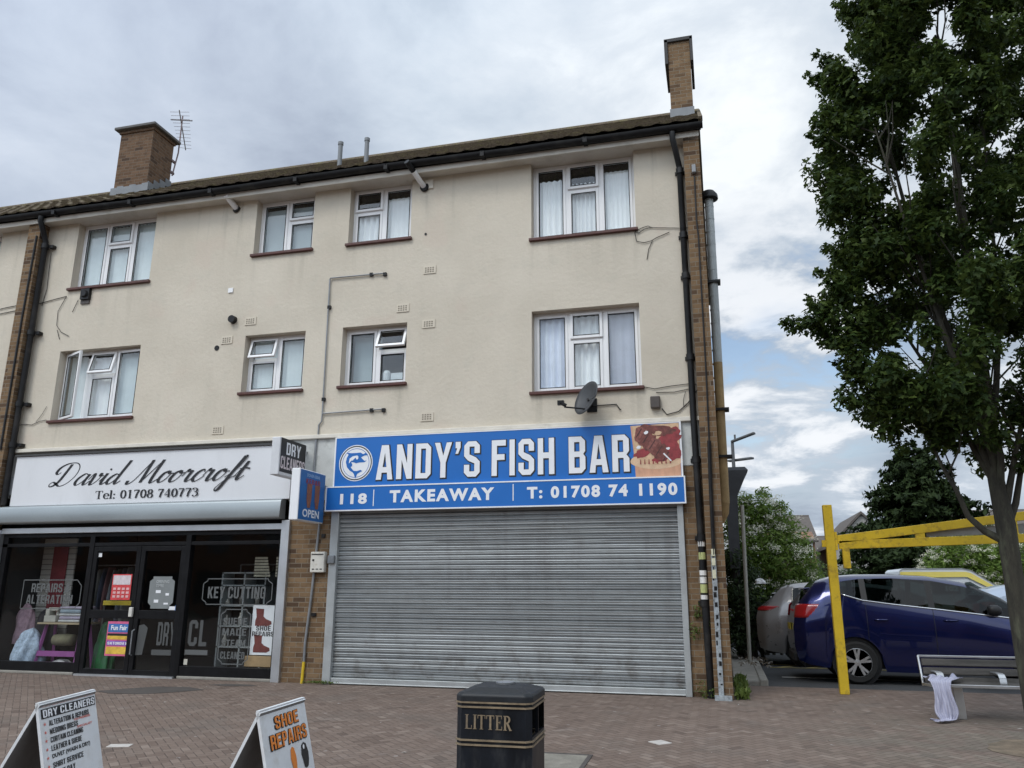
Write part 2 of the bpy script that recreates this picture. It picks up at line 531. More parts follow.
# ------------------------------------------------------------------ mesh builder
class MB:
    def __init__(s):
        s.v, s.f, s.m = [], [], []

    def add(s, vs, fs, mi=0):
        b = len(s.v)
        s.v += [tuple(p) for p in vs]
        s.f += [tuple(b + i for i in f) for f in fs]
        s.m += [mi] * len(fs)
        return s

    def box(s, x0, x1, y0, y1, z0, z1, mi=0):
        v = [(x0, y0, z0), (x1, y0, z0), (x1, y1, z0), (x0, y1, z0), (x0, y0, z1), (x1, y0, z1), (x1, y1, z1), (x0, y1, z1)]
        return s.add(v, [(3, 2, 1, 0), (4, 5, 6, 7), (0, 1, 5, 4), (1, 2, 6, 5), (2, 3, 7, 6), (3, 0, 4, 7)], mi)

    def bar(s, p, q, w, h, mi=0, up=(0, 0, 1)):
        p, q = Vector(p), Vector(q)
        d = (q - p).normalized()
        a = d.cross(Vector(up))
        if a.length < 1e-4:
            a = d.cross(Vector((0, 1, 0)))
        a.normalize()
        b = a.cross(d)
        a, b = a * w / 2, b * h / 2
        v = [p - a - b, p + a - b, p + a + b, p - a + b, q - a - b, q + a - b, q + a + b, q - a + b]
        return s.add(v, [(0, 1, 2, 3), (7, 6, 5, 4), (0, 4, 5, 1), (1, 5, 6, 2), (2, 6, 7, 3), (3, 7, 4, 0)], mi)

    def tube(s, pts, r, n=8, mi=0, cap=True):
        pts = [Vector(p) for p in pts]
        rs = r if isinstance(r, (list, tuple)) else [r] * len(pts)
        b = len(s.v)
        ref = None
        for i, p in enumerate(pts):
            d = (pts[min(i + 1, len(pts) - 1)] - pts[max(i - 1, 0)]).normalized()
            if ref is None:
                ref = d.orthogonal().normalized()
            a = (ref - d * ref.dot(d)).normalized()
            ref = a
            c = d.cross(a)
            for k in range(n):
                t = 2 * math.pi * k / n
                s.v.append(tuple(p + (a * math.cos(t) + c * math.sin(t)) * rs[i]))
        for i in range(len(pts) - 1):
            for k in range(n):
                q = b + i * n
                s.f.append((q + k, q + (k + 1) % n, q + n + (k + 1) % n, q + n + k))
                s.m.append(mi)
        if cap:
            s.f.append(tuple(b + k for k in reversed(range(n))))
            s.f.append(tuple(b + (len(pts) - 1) * n + k for k in range(n)))
            s.m += [mi, mi]
        return s

    def lathe(s, prof, origin=(0, 0, 0), axis='Z', n=20, mi=0):
        b = len(s.v)
        for r, h in prof:
            for k in range(n):
                t = 2 * math.pi * k / n
                c, d = r * math.cos(t), r * math.sin(t)
                p = {'Z': (c, d, h), 'Y': (c, h, d), 'X': (h, c, d)}[axis]
                s.v.append(tuple(origin[i] + p[i] for i in range(3)))
        for i in range(len(prof) - 1):
            for k in range(n):
                q = b + i * n
                s.f.append((q + k, q + (k + 1) % n, q + n + (k + 1) % n, q + n + k))
                s.m.append(mi)
        for i in (0, len(prof) - 1):
            if prof[i][0] > 1e-4:
                s.f.append(tuple(b + i * n + k for k in range(n)))
                s.m.append(mi)
        return s

    def rings(s, loops, closed=True, cap=True, mi=0):
        n = len(loops[0])
        b = len(s.v)
        for lp in loops:
            s.v += [tuple(p) for p in lp]
        for i in range(len(loops) - 1):
            for k in range(n if closed else n - 1):
                q = b + i * n
                s.f.append((q + k, q + (k + 1) % n, q + n + (k + 1) % n, q + n + k))
                s.m.append(mi)
        if cap:
            s.f.append(tuple(b + k for k in reversed(range(n))))
            s.f.append(tuple(b + (len(loops) - 1) * n + k for k in range(n)))
            s.m += [mi, mi]
        return s

    def grid(s, fn, nu, nv, mi=0):
        b = len(s.v)
        for i in range(nu + 1):
            for j in range(nv + 1):
                s.v.append(tuple(fn(i / nu, j / nv)))
        for i in range(nu):
            for j in range(nv):
                q = b + i * (nv + 1) + j
                s.f.append((q, q + nv + 1, q + nv + 2, q + 1))
                s.m.append(mi)
        return s

    def build(s, name, mats, parent=None, smooth=False, bevel=0.0, solid=0.0, autosmooth=None):
        me = bpy.data.meshes.new(name)
        me.from_pydata(s.v, [], s.f)
        mats = mats if isinstance(mats, (list, tuple)) else [mats]
        for m in mats:
            me.materials.append(m)
        if len(mats) > 1:
            me.polygons.foreach_set('material_index', s.m)
        if smooth:
            me.polygons.foreach_set('use_smooth', [True] * len(me.polygons))
        me.update()
        o = bpy.data.objects.new(name, me)
        COL.objects.link(o)
        if parent is not None:
            o.parent = parent
        if solid:
            q = o.modifiers.new('solid', 'SOLIDIFY')
            q.thickness = solid
        if bevel:
            q = o.modifiers.new('bevel', 'BEVEL')
            q.width = bevel
            q.segments = 2
            q.limit_method = 'ANGLE'
        if autosmooth:
            me.set_sharp_from_angle(angle=R(autosmooth))
            me.polygons.foreach_set('use_smooth', [True] * len(me.polygons))
        return o


def tag(o, label=None, cat=None, group=None, kind=None):
    for k, v in (('label', label), ('category', cat), ('group', group), ('kind', kind)):
        if v:
            o[k] = v
    return o


def thing(name, label, cat, loc=(0, 0, 0), rz=0.0, group=None):
    o = bpy.data.objects.new(name, None)
    o.empty_display_size = .1
    COL.objects.link(o)
    o.location = loc
    o.rotation_euler = (0, 0, rz)
    return tag(o, label, cat, group)


def copy_tree(o, parent=None):
    c = o.copy()
    COL.objects.link(c)
    if parent is not None:
        c.parent = parent
    for ch in o.children:
        copy_tree(ch, c)
    return c


# ------------------------------------------------------------------ flat lettering and shapes
def _curve_mesh(cu):
    o = bpy.data.objects.new('tmp', cu)
    COL.objects.link(o)
    dg = bpy.context.evaluated_depsgraph_get()
    dg.update()
    me = o.evaluated_get(dg).to_mesh()
    v = [tuple(p.co) for p in me.vertices]
    f = [tuple(p.vertices) for p in me.polygons]
    o.evaluated_get(dg).to_mesh_clear()
    bpy.data.objects.remove(o)
    bpy.data.curves.remove(cu)
    return v, f


def font2d(body, bold=0.0, space=1.0):
    cu = bpy.data.curves.new('t', 'FONT')
    cu.body = body
    cu.size = 1
    cu.offset = bold
    cu.space_character = space
    cu.resolution_u = 4
    return _curve_mesh(cu)


def loops2d(loops, off=0.0):
    cu = bpy.data.curves.new('t', 'CURVE')
    cu.dimensions = '2D'
    cu.fill_mode = 'BOTH'
    cu.offset = off
    for lp in loops:
        sp = cu.splines.new('POLY')
        sp.points.add(len(lp) - 1)
        for p, q in zip(sp.points, lp):
            p.co = (q[0], q[1], 0, 1)
        sp.use_cyclic_u = True
    return _curve_mesh(cu)


BLK = {
    'A': (.56, [[(0, 0), (.16, 1), (.40, 1), (.56, 0), (.39, 0), (.37, .2), (.19, .2), (.17, 0)], [(.215, .36), (.345, .36), (.28, .78)]]),
    'N': (.52, [[(0, 0), (0, 1), (.17, 1), (.35, .45), (.35, 1), (.52, 1), (.52, 0), (.35, 0), (.17, .55), (.17, 0)]]),
    'D': (.5, [[(0, 0), (0, 1), (.38, 1), (.5, .88), (.5, .12), (.38, 0)], [(.17, .15), (.17, .85), (.33, .85), (.33, .15)]]),
    'Y': (.56, [[(0, 1), (.17, 1), (.28, .62), (.39, 1), (.56, 1), (.365, .42), (.365, 0), (.195, 0), (.195, .42)]]),
    "'": (.16, [[(0, 1), (.16, 1), (.16, .84), (.08, .66), (.0, .66), (.05, .82), (0, .82)]]),
    'S': (.5, [[(.5, .66), (.5, .88), (.38, 1), (.12, 1), (0, .88), (0, .58), (.12, .46), (.33, .37), (.33, .15), (.17, .15), (.17, .34), (0, .34), (0, .12), (.12, 0), (.38, 0), (.5, .12), (.5, .42), (.38, .54), (.17, .63), (.17, .85), (.33, .85), (.33, .66)]]),
    'F': (.46, [[(0, 0), (0, 1), (.46, 1), (.46, .84), (.17, .84), (.17, .6), (.42, .6), (.42, .44), (.17, .44), (.17, 0)]]),
    'I': (.17, [[(0, 0), (0, 1), (.17, 1), (.17, 0)]]),
    'H': (.52, [[(0, 0), (0, 1), (.17, 1), (.17, .6), (.35, .6), (.35, 1), (.52, 1), (.52, 0), (.35, 0), (.35, .44), (.17, .44), (.17, 0)]]),
    'B': (.5, [[(0, 0), (0, 1), (.38, 1), (.5, .88), (.5, .6), (.44, .52), (.5, .44), (.5, .12), (.38, 0)], [(.17, .15), (.17, .44), (.33, .44), (.33, .15)], [(.17, .59), (.17, .85), (.33, .85), (.33, .59)]]),
    'R': (.5, [[(0, 0), (0, 1), (.38, 1), (.5, .88), (.5, .56), (.42, .46), (.5, .36), (.5, 0), (.33, 0), (.33, .37), (.17, .37), (.17, 0)], [(.17, .53), (.17, .85), (.33, .85), (.33, .53)]]),
    'C': (.5, [[(.5, .68), (.5, .88), (.38, 1), (.12, 1), (0, .88), (0, .12), (.12, 0), (.38, 0), (.5, .12), (.5, .34), (.33, .34), (.33, .15), (.17, .15), (.17, .85), (.33, .85), (.33, .68)]]),
    'G': (.5, [[(.5, .68), (.5, .88), (.38, 1), (.12, 1), (0, .88), (0, .12), (.12, 0), (.38, 0), (.5, .12), (.5, .52), (.27, .52), (.27, .38), (.33, .38), (.33, .15), (.17, .15), (.17, .85), (.33, .85), (.33, .68)]]),
    'E': (.45, [[(0, 0), (0, 1), (.45, 1), (.45, .84), (.17, .84), (.17, .59), (.41, .59), (.41, .43), (.17, .43), (.17, .16), (.45, .16), (.45, 0)]]),
    'K': (.53, [[(0, 0), (0, 1), (.17, 1), (.17, .62), (.34, 1), (.52, 1), (.32, .55), (.53, 0), (.35, 0), (.22, .37), (.17, .28), (.17, 0)]]),
    'L': (.43, [[(0, 0), (0, 1), (.17, 1), (.17, .16), (.43, .16), (.43, 0)]]),
    'M': (.66, [[(0, 0), (0, 1), (.2, 1), (.33, .45), (.46, 1), (.66, 1), (.66, 0), (.5, 0), (.5, .55), (.38, .12), (.28, .12), (.16, .55), (.16, 0)]]),
    'O': (.5, [[(.12, 0), (0, .12), (0, .88), (.12, 1), (.38, 1), (.5, .88), (.5, .12), (.38, 0)], [(.17, .15), (.17, .85), (.33, .85), (.33, .15)]]),
    'P': (.5, [[(0, 0), (0, 1), (.38, 1), (.5, .88), (.5, .5), (.38, .38), (.17, .38), (.17, 0)], [(.17, .53), (.17, .85), (.33, .85), (.33, .53)]]),
    'T': (.49, [[(.16, 0), (.16, .84), (0, .84), (0, 1), (.49, 1), (.49, .84), (.33, .84), (.33, 0)]]),
    'U': (.5, [[(0, 1), (.17, 1), (.17, .15), (.33, .15), (.33, 1), (.5, 1), (.5, .12), (.38, 0), (.12, 0), (0, .12)]]),
    'V': (.56, [[(0, 1), (.17, 1), (.28, .35), (.39, 1), (.56, 1), (.38, 0), (.18, 0)]]),
    'W': (.66, [[(0, 1), (.16, 1), (.2, .35), (.28, .8), (.38, .8), (.46, .35), (.5, 1), (.66, 1), (.58, 0), (.41, 0), (.33, .45), (.25, 0), (.08, 0)]]),
    '&': (.56, [[(.1, 0), (0, .12), (0, .40), (.1, .53), (.04, .66), (.04, .88), (.16, 1), (.34, 1), (.46, .88), (.46, .66), (.33, .52), (.36, .42), (.40, .5), (.54, .5), (.47, .25), (.56, 0), (.40, 0), (.37, .07), (.3, 0)]]),
}


def block2d(body, gap=.1, word=.34, off=0.0):
    loops, x = [], 0.0
    for ch in body:
        if ch == ' ':
            x += word - gap
            continue
        w, ls = BLK[ch]
        loops += [[(px + x, py) for px, py in lp] for lp in ls]
        x += w + gap
    return loops2d(loops, off)


def ribbon(pts, wfn, samples=7, closed=False):
    """calligraphic stroke: smooth curve through pts, width from its direction"""
    P = [np.array(p, float) for p in pts]
    out = []
    n = len(P)
    for i in range(n - 1):
        p0, p1, p2, p3 = P[max(i - 1, 0)], P[i], P[i + 1], P[min(i + 2, n - 1)]
        for k in range(samples):
            t = k / samples
            out.append(.5 * ((2 * p1) + (p2 - p0) * t + (2 * p0 - 5 * p1 + 4 * p2 - p3) * t * t + (3 * p1 - p0 - 3 * p2 + p3) * t ** 3))
    out.append(P[-1])
    v, f = [], []
    for i, p in enumerate(out):
        d_ = out[min(i + 1, len(out) - 1)] - out[max(i - 1, 0)]
        L = np.hypot(*d_) + 1e-9
        d_ = d_ / L
        w = wfn(d_) / 2
        nrm = np.array((-d_[1], d_[0]))
        v += [tuple(p + nrm * w) + (0,), tuple(p - nrm * w) + (0,)]
    for i in range(len(out) - 1):
        f.append((2 * i, 2 * i + 1, 2 * i + 3, 2 * i + 2))
    return v, f


def merge2d(parts, dz=.0004):
    v, f = [], []
    for k, (a, b) in enumerate(parts):
        n = len(v)
        v += [(p[0], p[1], k * dz) for p in a]
        f += [tuple(n + i for i in q) for q in b]
    return v, f


def seg(a, b, w):
    a, b = np.array(a, float), np.array(b, float)
    d_ = (b - a) / (np.hypot(*(b - a)) + 1e-9)
    n_ = np.array((-d_[1], d_[0])) * w / 2
    return [tuple(a + n_) + (0,), tuple(a - n_) + (0,), tuple(b - n_) + (0,), tuple(b + n_) + (0,)], [(0, 1, 2, 3)]


def serif2d(body, thick=.15, thin=.05):
    """roman letters with thick stems, thin arms and slab serifs"""
    def wf(d_):
        return thin + (thick - thin) * abs(d_[1]) ** 1.3

    def ell(cx, cy, rx, ry, a0=90, a1=450):
        return [(cx + rx * math.cos(R(a)), cy + ry * math.sin(R(a))) for a in np.linspace(a0, a1, 15)]

    def stem(x, y0=0, y1=1, b=True, t=True):
        o = [seg((x, y0), (x, y1), thick)]
        if b:
            o.append(seg((x - .15, y0 + .02), (x + .15, y0 + .02), .045))
        if t:
            o.append(seg((x - .15, y1 - .02), (x + .15, y1 - .02), .045))
        return o
    parts, x = [], 0.0
    for ch in body:
        q, w = [], .56
        if ch == ' ':
            x += .32
            continue
        if ch == '0':
            q = [ribbon(ell(.25, .5, .19, .47), wf, 3)]
        elif ch == '1':
            q = stem(.25, 0, 1, True, False) + [seg((.08, .86), (.25, .96), .06)]
        elif ch == '7':
            q = [seg((.04, .95), (.46, .95), .1), seg((.05, .97), (.05, .78), .045), ribbon([(.44, .93), (.28, .5), (.2, 0)], wf, 4)]
        elif ch == '8':
            q = [ribbon(ell(.25, .74, .15, .23), wf, 3), ribbon(ell(.25, .25, .19, .24), wf, 3)]
        elif ch == '4':
            q = [seg((.34, 0), (.34, 1), thick), seg((.34, .98), (.02, .3), .05), seg((.0, .28), (.5, .28), .07), seg((.2, .02), (.48, .02), .045)]
        elif ch == '3':
            q = [ribbon([(.05, .8), (.12, .95), (.27, .97), (.4, .82), (.34, .6), (.18, .53)], wf, 4), ribbon([(.18, .53), (.36, .47), (.43, .27), (.32, .05), (.14, .02), (.04, .16)], wf, 4)]
        elif ch == 'T':
            q = stem(.33, 0, 1, True, False) + [seg((.02, .96), (.64, .96), .06), seg((.04, .98), (.04, .74), .05), seg((.62, .98), (.62, .74), .05)]
            w = .72
        elif ch == 'I':
            q = stem(.17)
            w = .38
        elif ch == 'L':
            q = stem(.17) + [seg((.17, .03), (.58, .03), .06), seg((.56, .0), (.56, .26), .05)]
            w = .66
        elif ch == 'E':
            q = stem(.17) + [seg((.17, .03), (.56, .03), .06), seg((.54, .0), (.54, .26), .05), seg((.17, .97), (.54, .97), .06), seg((.52, 1), (.52, .76), .05), seg((.17, .52), (.4, .52), .055), seg((.4, .62), (.4, .42), .045)]
            w = .64
        elif ch == 'R':
            q = stem(.17) + [ribbon([(.17, .96), (.4, .95), (.52, .75), (.4, .54), (.17, .52)], wf, 4), seg((.33, .53), (.6, .0), thick), seg((.52, .02), (.72, .02), .045)]
            w = .72
        elif ch == 'e':
            q = [ribbon([(.05, .36), (.42, .37), (.38, .58), (.24, .66), (.09, .55), (.05, .33), (.11, .1), (.26, .01), (.43, .12)], wf, 4)]
            w = .5
        elif ch == 'l':
            q = stem(.14, 0, 1.02, True, False) + [seg((.03, 1.0), (.14, 1.0), .045)]
            w = .32
        elif ch == ':':
            q = [seg((.1, .0), (.1, .15), .15), seg((.1, .45), (.1, .6), .15)]
            w = .3
        for v, f in q:
            parts.append(([(p[0] + x, p[1], 0) for p in v], f))
        x += w
    return merge2d(parts)


def script2d():
    """copperplate hand for the tailor's board"""
    S = .52

    def wf(d_):
        up = d_[1] + .55 * d_[0]
        return .034 + (.088 * max(0.0, -d_[1]) ** 1.1 if d_[1] < 0 else .004)
    X = .44
    G = {
        'D': (.98, [[(.36, .96), (.33, .6), (.28, .22), (.16, .02), (.02, -.03), (-.05, .07), (.04, .17), (.2, .1), (.42, -.02), (.66, .10), (.82, .42), (.78, .78), (.56, 1.0), (.22, 1.0), (-.02, .84), (-.08, .62), (.02, .52), (.12, .6)]]),
        'a': (.50, [[(.36, .38), (.22, .44), (.06, .28), (.03, .1), (.13, 0), (.27, .12), (.39, .42)], [(.39, .42), (.35, .12), (.42, 0), (.56, .16)]]),
        'v': (.46, [[(-.02, .2), (.06, .42), (.12, .36), (.13, .06), (.2, 0), (.34, .16), (.39, .4), (.33, .42), (.34, .34), (.48, .34)]]),
        'i': (.27, [[(-.02, .12), (.11, .43)], [(.11, .43), (.08, .1), (.15, 0), (.29, .16)]]),
        'd': (.52, [[(.36, .38), (.22, .44), (.06, .28), (.03, .1), (.13, 0), (.27, .12), (.39, .42)], [(.46, 1.03), (.38, .4), (.36, .1), (.43, 0), (.56, .14)]]),
        'M': (1.02, [[(-.16, .12), (-.14, -.02), (-.03, .0), (.10, .2), (.25, .7), (.34, 1.0)], [(.34, 1.0), (.36, .5), (.38, .02)], [(.38, .02), (.56, .5), (.76, 1.0)], [(.76, 1.0), (.74, .4), (.76, .06), (.84, 0), (1.0, .16)]]),
        'o': (.42, [[(.24, .43), (.09, .34), (.03, .12), (.12, 0), (.26, .1), (.33, .3), (.26, .43)], [(.26, .43), (.27, .34), (.44, .34)]]),
        'r': (.40, [[(-.02, .2), (.08, .46), (.13, .38), (.24, .40)], [(.24, .42), (.2, .1), (.27, 0), (.42, .16)]]),
        'c': (.35, [[(.3, .34), (.24, .44), (.09, .33), (.03, .12), (.12, 0), (.24, .04), (.38, .2)]]),
        'f': (.34, [[(-.02, .12), (.2, .4), (.34, .86), (.34, 1.02), (.27, 1.02)], [(.27, 1.02), (.18, .5), (.1, .0), (.04, -.36), (-.06, -.44), (-.12, -.34)], [(-.12, -.34), (.04, -.04), (.22, .1), (.38, .18)]]),
        't': (.36, [[(-.02, .12), (.18, .78)], [(.18, .78), (.12, .2), (.18, 0), (.34, .18)], [(.02, .46), (.2, .5), (.40, .46)]]),
    }
    parts, x = [], .1
    for ch in 'David Moorcroft':
        if ch == ' ':
            x += .52
            continue
        w, strokes = G[ch]
        for st in strokes:
            if ch in 'aviorc':
                st = [(p[0] * 1.1, p[1] * 1.14) for p in st]
            v, f = ribbon(st, wf, 7)
            parts.append(([(p[0] + x + S * p[1], p[1], 0) for p in v], f))
        if ch == 'i':
            c = (.15 + x + S * .66, .66)
            parts.append(([(c[0] + .045 * math.cos(a), c[1] + .045 * math.sin(a), 0) for a in np.linspace(0, 2 * math.pi, 10, endpoint=False)], [tuple(range(10))]))
        x += w * (1.08 if ch in 'aviorc' else 1)
    return merge2d(parts)


def put2d(name, vf, mat, parent, O, ux, uz, w=None, h=None, lift=.003, mi=None):
    """lay a flat shape on a plane: O is its lower left corner, w and h the box it fills"""
    v, f = vf
    a = np.array(v)
    lo, hi = a[:, :2].min(0), a[:, :2].max(0)
    sx_ = w / (hi[0] - lo[0]) if w else (h / (hi[1] - lo[1]))
    sy2 = h / (hi[1] - lo[1]) if h else sx_
    O, ux, uz = Vector(O), Vector(ux), Vector(uz)
    nn = ux.cross(uz).normalized()
    mb = MB()
    mb.add([O + ux * ((p[0] - lo[0]) * sx_) + uz * ((p[1] - lo[1]) * sy2) + nn * (lift + p[2]) for p in v], f)
    if name is None:
        return mb
    return mb.build(name, mat, parent)


XF, ZF = (1, 0, 0), (0, 0, 1)     # frame of everything on the street front


def rect2d(mb, x0, x1, y, z0, z1, mi=0):
    mb.add([(x0, y, z0), (x1, y, z0), (x1, y, z1), (x0, y, z1)], [(0, 1, 2, 3)], mi)


# ------------------------------------------------------------------ ground
def paving_z(y):
    if y > -2:
        return 0.0
    return max(-.2, -.02 * (-2 - y))


mb = MB()
ys = [1.6, 0.0, -2, -4, -6, -8, -10, -12, -30]
for a, b in zip(ys[:-1], ys[1:]):
    x0 = .05 if a > 0 else -45
    mb.add([(x0, b, paving_z(b)), (45, b, paving_z(b)), (45, a, paving_z(a)), (x0, a, paving_z(a))], [(0, 1, 2, 3)])
tag(mb.build('pavement', paving), kind='structure')
mb = MB()
mb.add([(.05, 1.6, -.012), (70, 1.6, -.012), (70, 75, -.012), (.05, 75, -.012)], [(0, 1, 2, 3)])
tag(mb.build('car_park_road', asphalt), kind='structure')
mb = MB()
mb.add([(-900, -900, -.32), (900, -900, -.32), (900, 900, -.32), (-900, 900, -.32)], [(0, 1, 2, 3)])
tag(mb.build('ground', plain('far_ground', (.09, .09, .06), .95, .3, scale=.3)), kind='structure')
mb = MB()
for k in range(4):
    x = .95 + k * .55
    mb.bar((x, 5.0, -.006), (x + .5, 5.55, -.006), .07, .004)
mb.bar((.8, 4.95, -.006), (3.0, 4.95, -.006), .08, .004)
mb.bar((.8, 5.6, -.006), (3.0, 5.6, -.006), .08, .004)
tag(mb.build('road_marking', yline), kind='structure')
mb = MB()
mb.bar((.9, 3.15, -.006), (9, 3.15, -.006), .08, .004)
tag(mb.build('road_marking', plain('worn_white_line', (.5, .5, .48), .85, .25, scale=8)), kind='structure')
mb = MB()
mb.box(.07, .60, 1.62, 8.5, -.02, .075)
mb.box(.47, .60, 1.60, 8.5, -.02, .10)
tag(mb.build('kerb', conc, bevel=.02), kind='structure')


def flat_patch(name, pts, mat, lift=.004):
    m_ = MB()
    m_.add([(x, y, paving_z(y) + lift) for x, y in pts], [tuple(range(len(pts)))])
    return tag(m_.build(name, mat), kind='structure')


flat_patch('pavement_stain', [(-9.0, -1.75), (-8.6, -1.92), (-8.1, -1.85), (-7.85, -1.6), (-7.55, -1.2), (-8.0, -.95), (-8.5, -1.05), (-8.75, -1.35)], stain)
flat_patch('pavement_stain', [(-7.9, -.62), (-7.5, -.7), (-7.05, -.55), (-7.3, -.42), (-7.7, -.45)], stain)
pit = []
for k in range(26):
    a = 2 * math.pi * k / 26
    pit.append((3.05 + (.62 + .08 * rng.random()) * math.cos(a), -2.95 + (.48 + .1 * rng.random()) * math.sin(a)))
flat_patch('tree_pit', pit, dirtm)

# ------------------------------------------------------------------ the building
bld = thing('apartment_building', 'three storey cream rendered terrace with brick fins, flats above and two shops below', 'building')
XL, XR, YB = -22.0, -.20, 8.4
ZS, ZLED = 8.69, 4.0
wins = []   # x0, x1, z0, z1, kind
for key, (a, b) in dict(A=(-12.31, -10.46), B=(-8.21, -6.99), C=(-6.26, -5.04), D=(-2.82, -1.04)).items():
    big = key in 'AD'
    wins.append((key + '1', a, b, 4.558 if big else 4.868, 5.953))
    wins.append((key + '2', a, b, 7.258 if big else 7.548, ZS))
wins.append(('E1', -16.1, -14.25, 4.558, 5.953))
wins.append(('E2', -16.1, -14.25, 7.258, ZS))
xs = sorted({XL, XR} | {w[1] for w in wins} | {w[2] for w in wins})
zs = sorted({ZLED, ZS} | {w[3] for w in wins} | {w[4] for w in wins})
mb = MB()
for i in range(len(xs) - 1):
    for j in range(len(zs) - 1):
        cx, cz = (xs[i] + xs[i + 1]) / 2, (zs[j] + zs[j + 1]) / 2
        if any(w[1] < cx < w[2] and w[3] < cz < w[4] for w in wins):
            continue
        mb.add([(xs[i], 0, zs[j]), (xs[i + 1], 0, zs[j]), (xs[i + 1], 0, zs[j + 1]), (xs[i], 0, zs[j + 1])], [(0, 1, 2, 3)])
for k, a, b, c, e in wins:
    D_ = .40
    mb.add([(a, 0, c), (a, 0, e), (a, D_, e), (a, D_, c)], [(0, 1, 2, 3)])
    mb.add([(b, 0, c), (b, D_, c), (b, D_, e), (b, 0, e)], [(0, 1, 2, 3)])
    mb.add([(a, 0, c), (a, D_, c), (b, D_, c), (b, 0, c)], [(0, 1, 2, 3)])
    if e < ZS:
        mb.add([(a, 0, e), (b, 0, e), (b, D_, e), (a, D_, e)], [(0, 1, 2, 3)])
mb.build('facade_wall', cream, bld)
# walls round the back
mb = MB()
mb.box(XL, -.2, YB - .25, YB, 0, 8.7)
mb.box(XL, XL + .25, .3, YB - .25, 0, 8.7)
mb.build('rear_wall', brickd, bld)
mb = MB()
mb.box(XL + .25, -.2, .4, YB - .25, ZLED - .25, ZLED)
mb.box(XL + .25, -.2, .4, YB - .25, 6.5, 6.7)
mb.box(XL + .25, -.2, 2.6, 2.7, ZLED, 8.6)
mb.build('interior_partition', plain('interior_paint', (.32, .31, .29), .9, .1), bld)
# gable wall with its fin, and the party fin
mb = MB()
prof = [(-.22, 0), (YB, 0), (YB, 8.75), (4.2, 11.7), (-.22, 8.62)]
mb.rings([[(-.2, y, z) for y, z in prof], [(.05, y, z) for y, z in prof]])
mb.build('gable_wall', bricks, bld)
mb = MB()
mb.box(-13.34, -13.05, -.22, .0, 0, 8.69)
mb.build('brick_fin', bricks, bld)
mb = MB()
mb.box(-.50, -.2, -.005, .2, 0, 3.28)
mb.build('brick_pier', bricks, bld)
mb = MB()
mb.box(-7.0, -6.25, -.02, .25, 0, 2.9)
mb.build('brick_pier', bricks, bld)
mb = MB()
mb.box(-13.05, -.2, .03, .3, 3.1, ZLED - .03)
mb.box(-.5, -.2, -.015, .03, 3.28, ZLED - .03)
mb.box(-7.08, -6.2, -.015, .03, 2.9, ZLED - .03)
mb.build('shop_lintel', concw, bld, bevel=.008)
mb = MB()
mb.box(XL, -13.35, -.02, .25, 0, 3.95)
mb.build('shop_wall', concw, bld)
mb = MB()
mb.box(-13.04, -.14, -.07, .02, ZLED - .045, ZLED + .025)
mb.box(XL, -13.35, -.07, .02, ZLED - .045, ZLED + .025)
mb.build('string_course', ledge, bld, bevel=.01)
# eaves
mb = MB()
mb.box(XL, -.2, -.24, .28, ZS + .002, ZS + .05)
mb.build('soffit', soffit, bld)
mb = MB()
mb.box(XL, .06, -.265, -.24, ZS - .03, ZS + .10)
mb.build('fascia_board', soffit, bld)
# gutter: half round with drips of moss, hung on the fascia
mb = MB()
loops = []
for x in np.arange(XL, .13, .5).tolist() + [.13]:
    dz = .012 * math.sin(x * .8) + .01 * rng.random()
    lp = []
    for k in range(11):
        a = math.pi + math.pi * k / 10
        lp.append((x, -.335 + .075 * math.cos(a), 8.83 + dz + .085 * math.sin(a)))
    for k in range(10, -1, -1):
        a = math.pi + math.pi * k / 10
        lp.append((x, -.335 + .062 * math.cos(a), 8.83 + dz + .072 * math.sin(a)))
    loops.append(lp)
mb.rings(loops)
for x in np.arange(XL + .4, 0, 1.8):
    mb.box(x - .035, x + .035, -.42, -.262, 8.735, 8.83)
    mb.tube([(x, -.34, 8.83), (x, -.34, 8.826)], .09)
mb.box(XL, .10, -.275, -.262, 8.76, 8.90)
mb.build('gutter', gutterm, bld, autosmooth=40)
# roof: courses of profiled tiles
mb = MB()
EA, RD = (-.37, 8.88), (4.2, 11.92)
ln = math.hypot(RD[0] - EA[0], RD[1] - EA[1])
du = ((RD[0] - EA[0]) / ln, (RD[1] - EA[1]) / ln)
nrm = (-du[1], du[0])
ncr = 16
step = ln / ncr
for c in range(ncr):
    fine = 8 if c < 6 else 4
    nx_ = int((.12 - XL) / .30) * fine

    def fn(u, v, c=c):
        x = XL + u * (.12 - XL)
        ph = (x / .30) % 1.0
        wv = .019 * (.5 + .5 * math.cos(2 * math.pi * ph)) ** 2
        jag = .018 * math.sin(37.7 * math.floor(x / .30) + 5.3 * c)
        tt = (c - .05 + v * 1.12) * step + (jag if v == 0 else 0)
        hh = .045 * (1 - v) + wv
        return (x, EA[0] + du[0] * tt + nrm[0] * hh, EA[1] + du[1] * tt + nrm[1] * hh)
    mb.grid(fn, nx_, 1)

    def fe(u, v, c=c, fn=fn):
        p = fn(u, 0)
        return (p[0], p[1] - nrm[0] * .03 * (1 - v), p[2] - nrm[1] * .03 * (1 - v))
    mb.grid(fe, nx_, 1)
mb.add([(XL, 4.2, 12.02), (.12, 4.2, 12.02), (.12, 8.7, 8.9), (XL, 8.7, 8.9)], [(0, 1, 2, 3)])
mb.add([(XL, -.36, 8.84), (.12, -.36, 8.84), (.12, 4.2, 11.94), (XL, 4.2, 11.94)], [(0, 1, 2, 3)])
mb.rings([[(x, 4.2 + .13 * math.cos(a), 11.90 + .11 * math.sin(a)) for a in np.linspace(0, math.pi, 8)] for x in (XL, .12)])
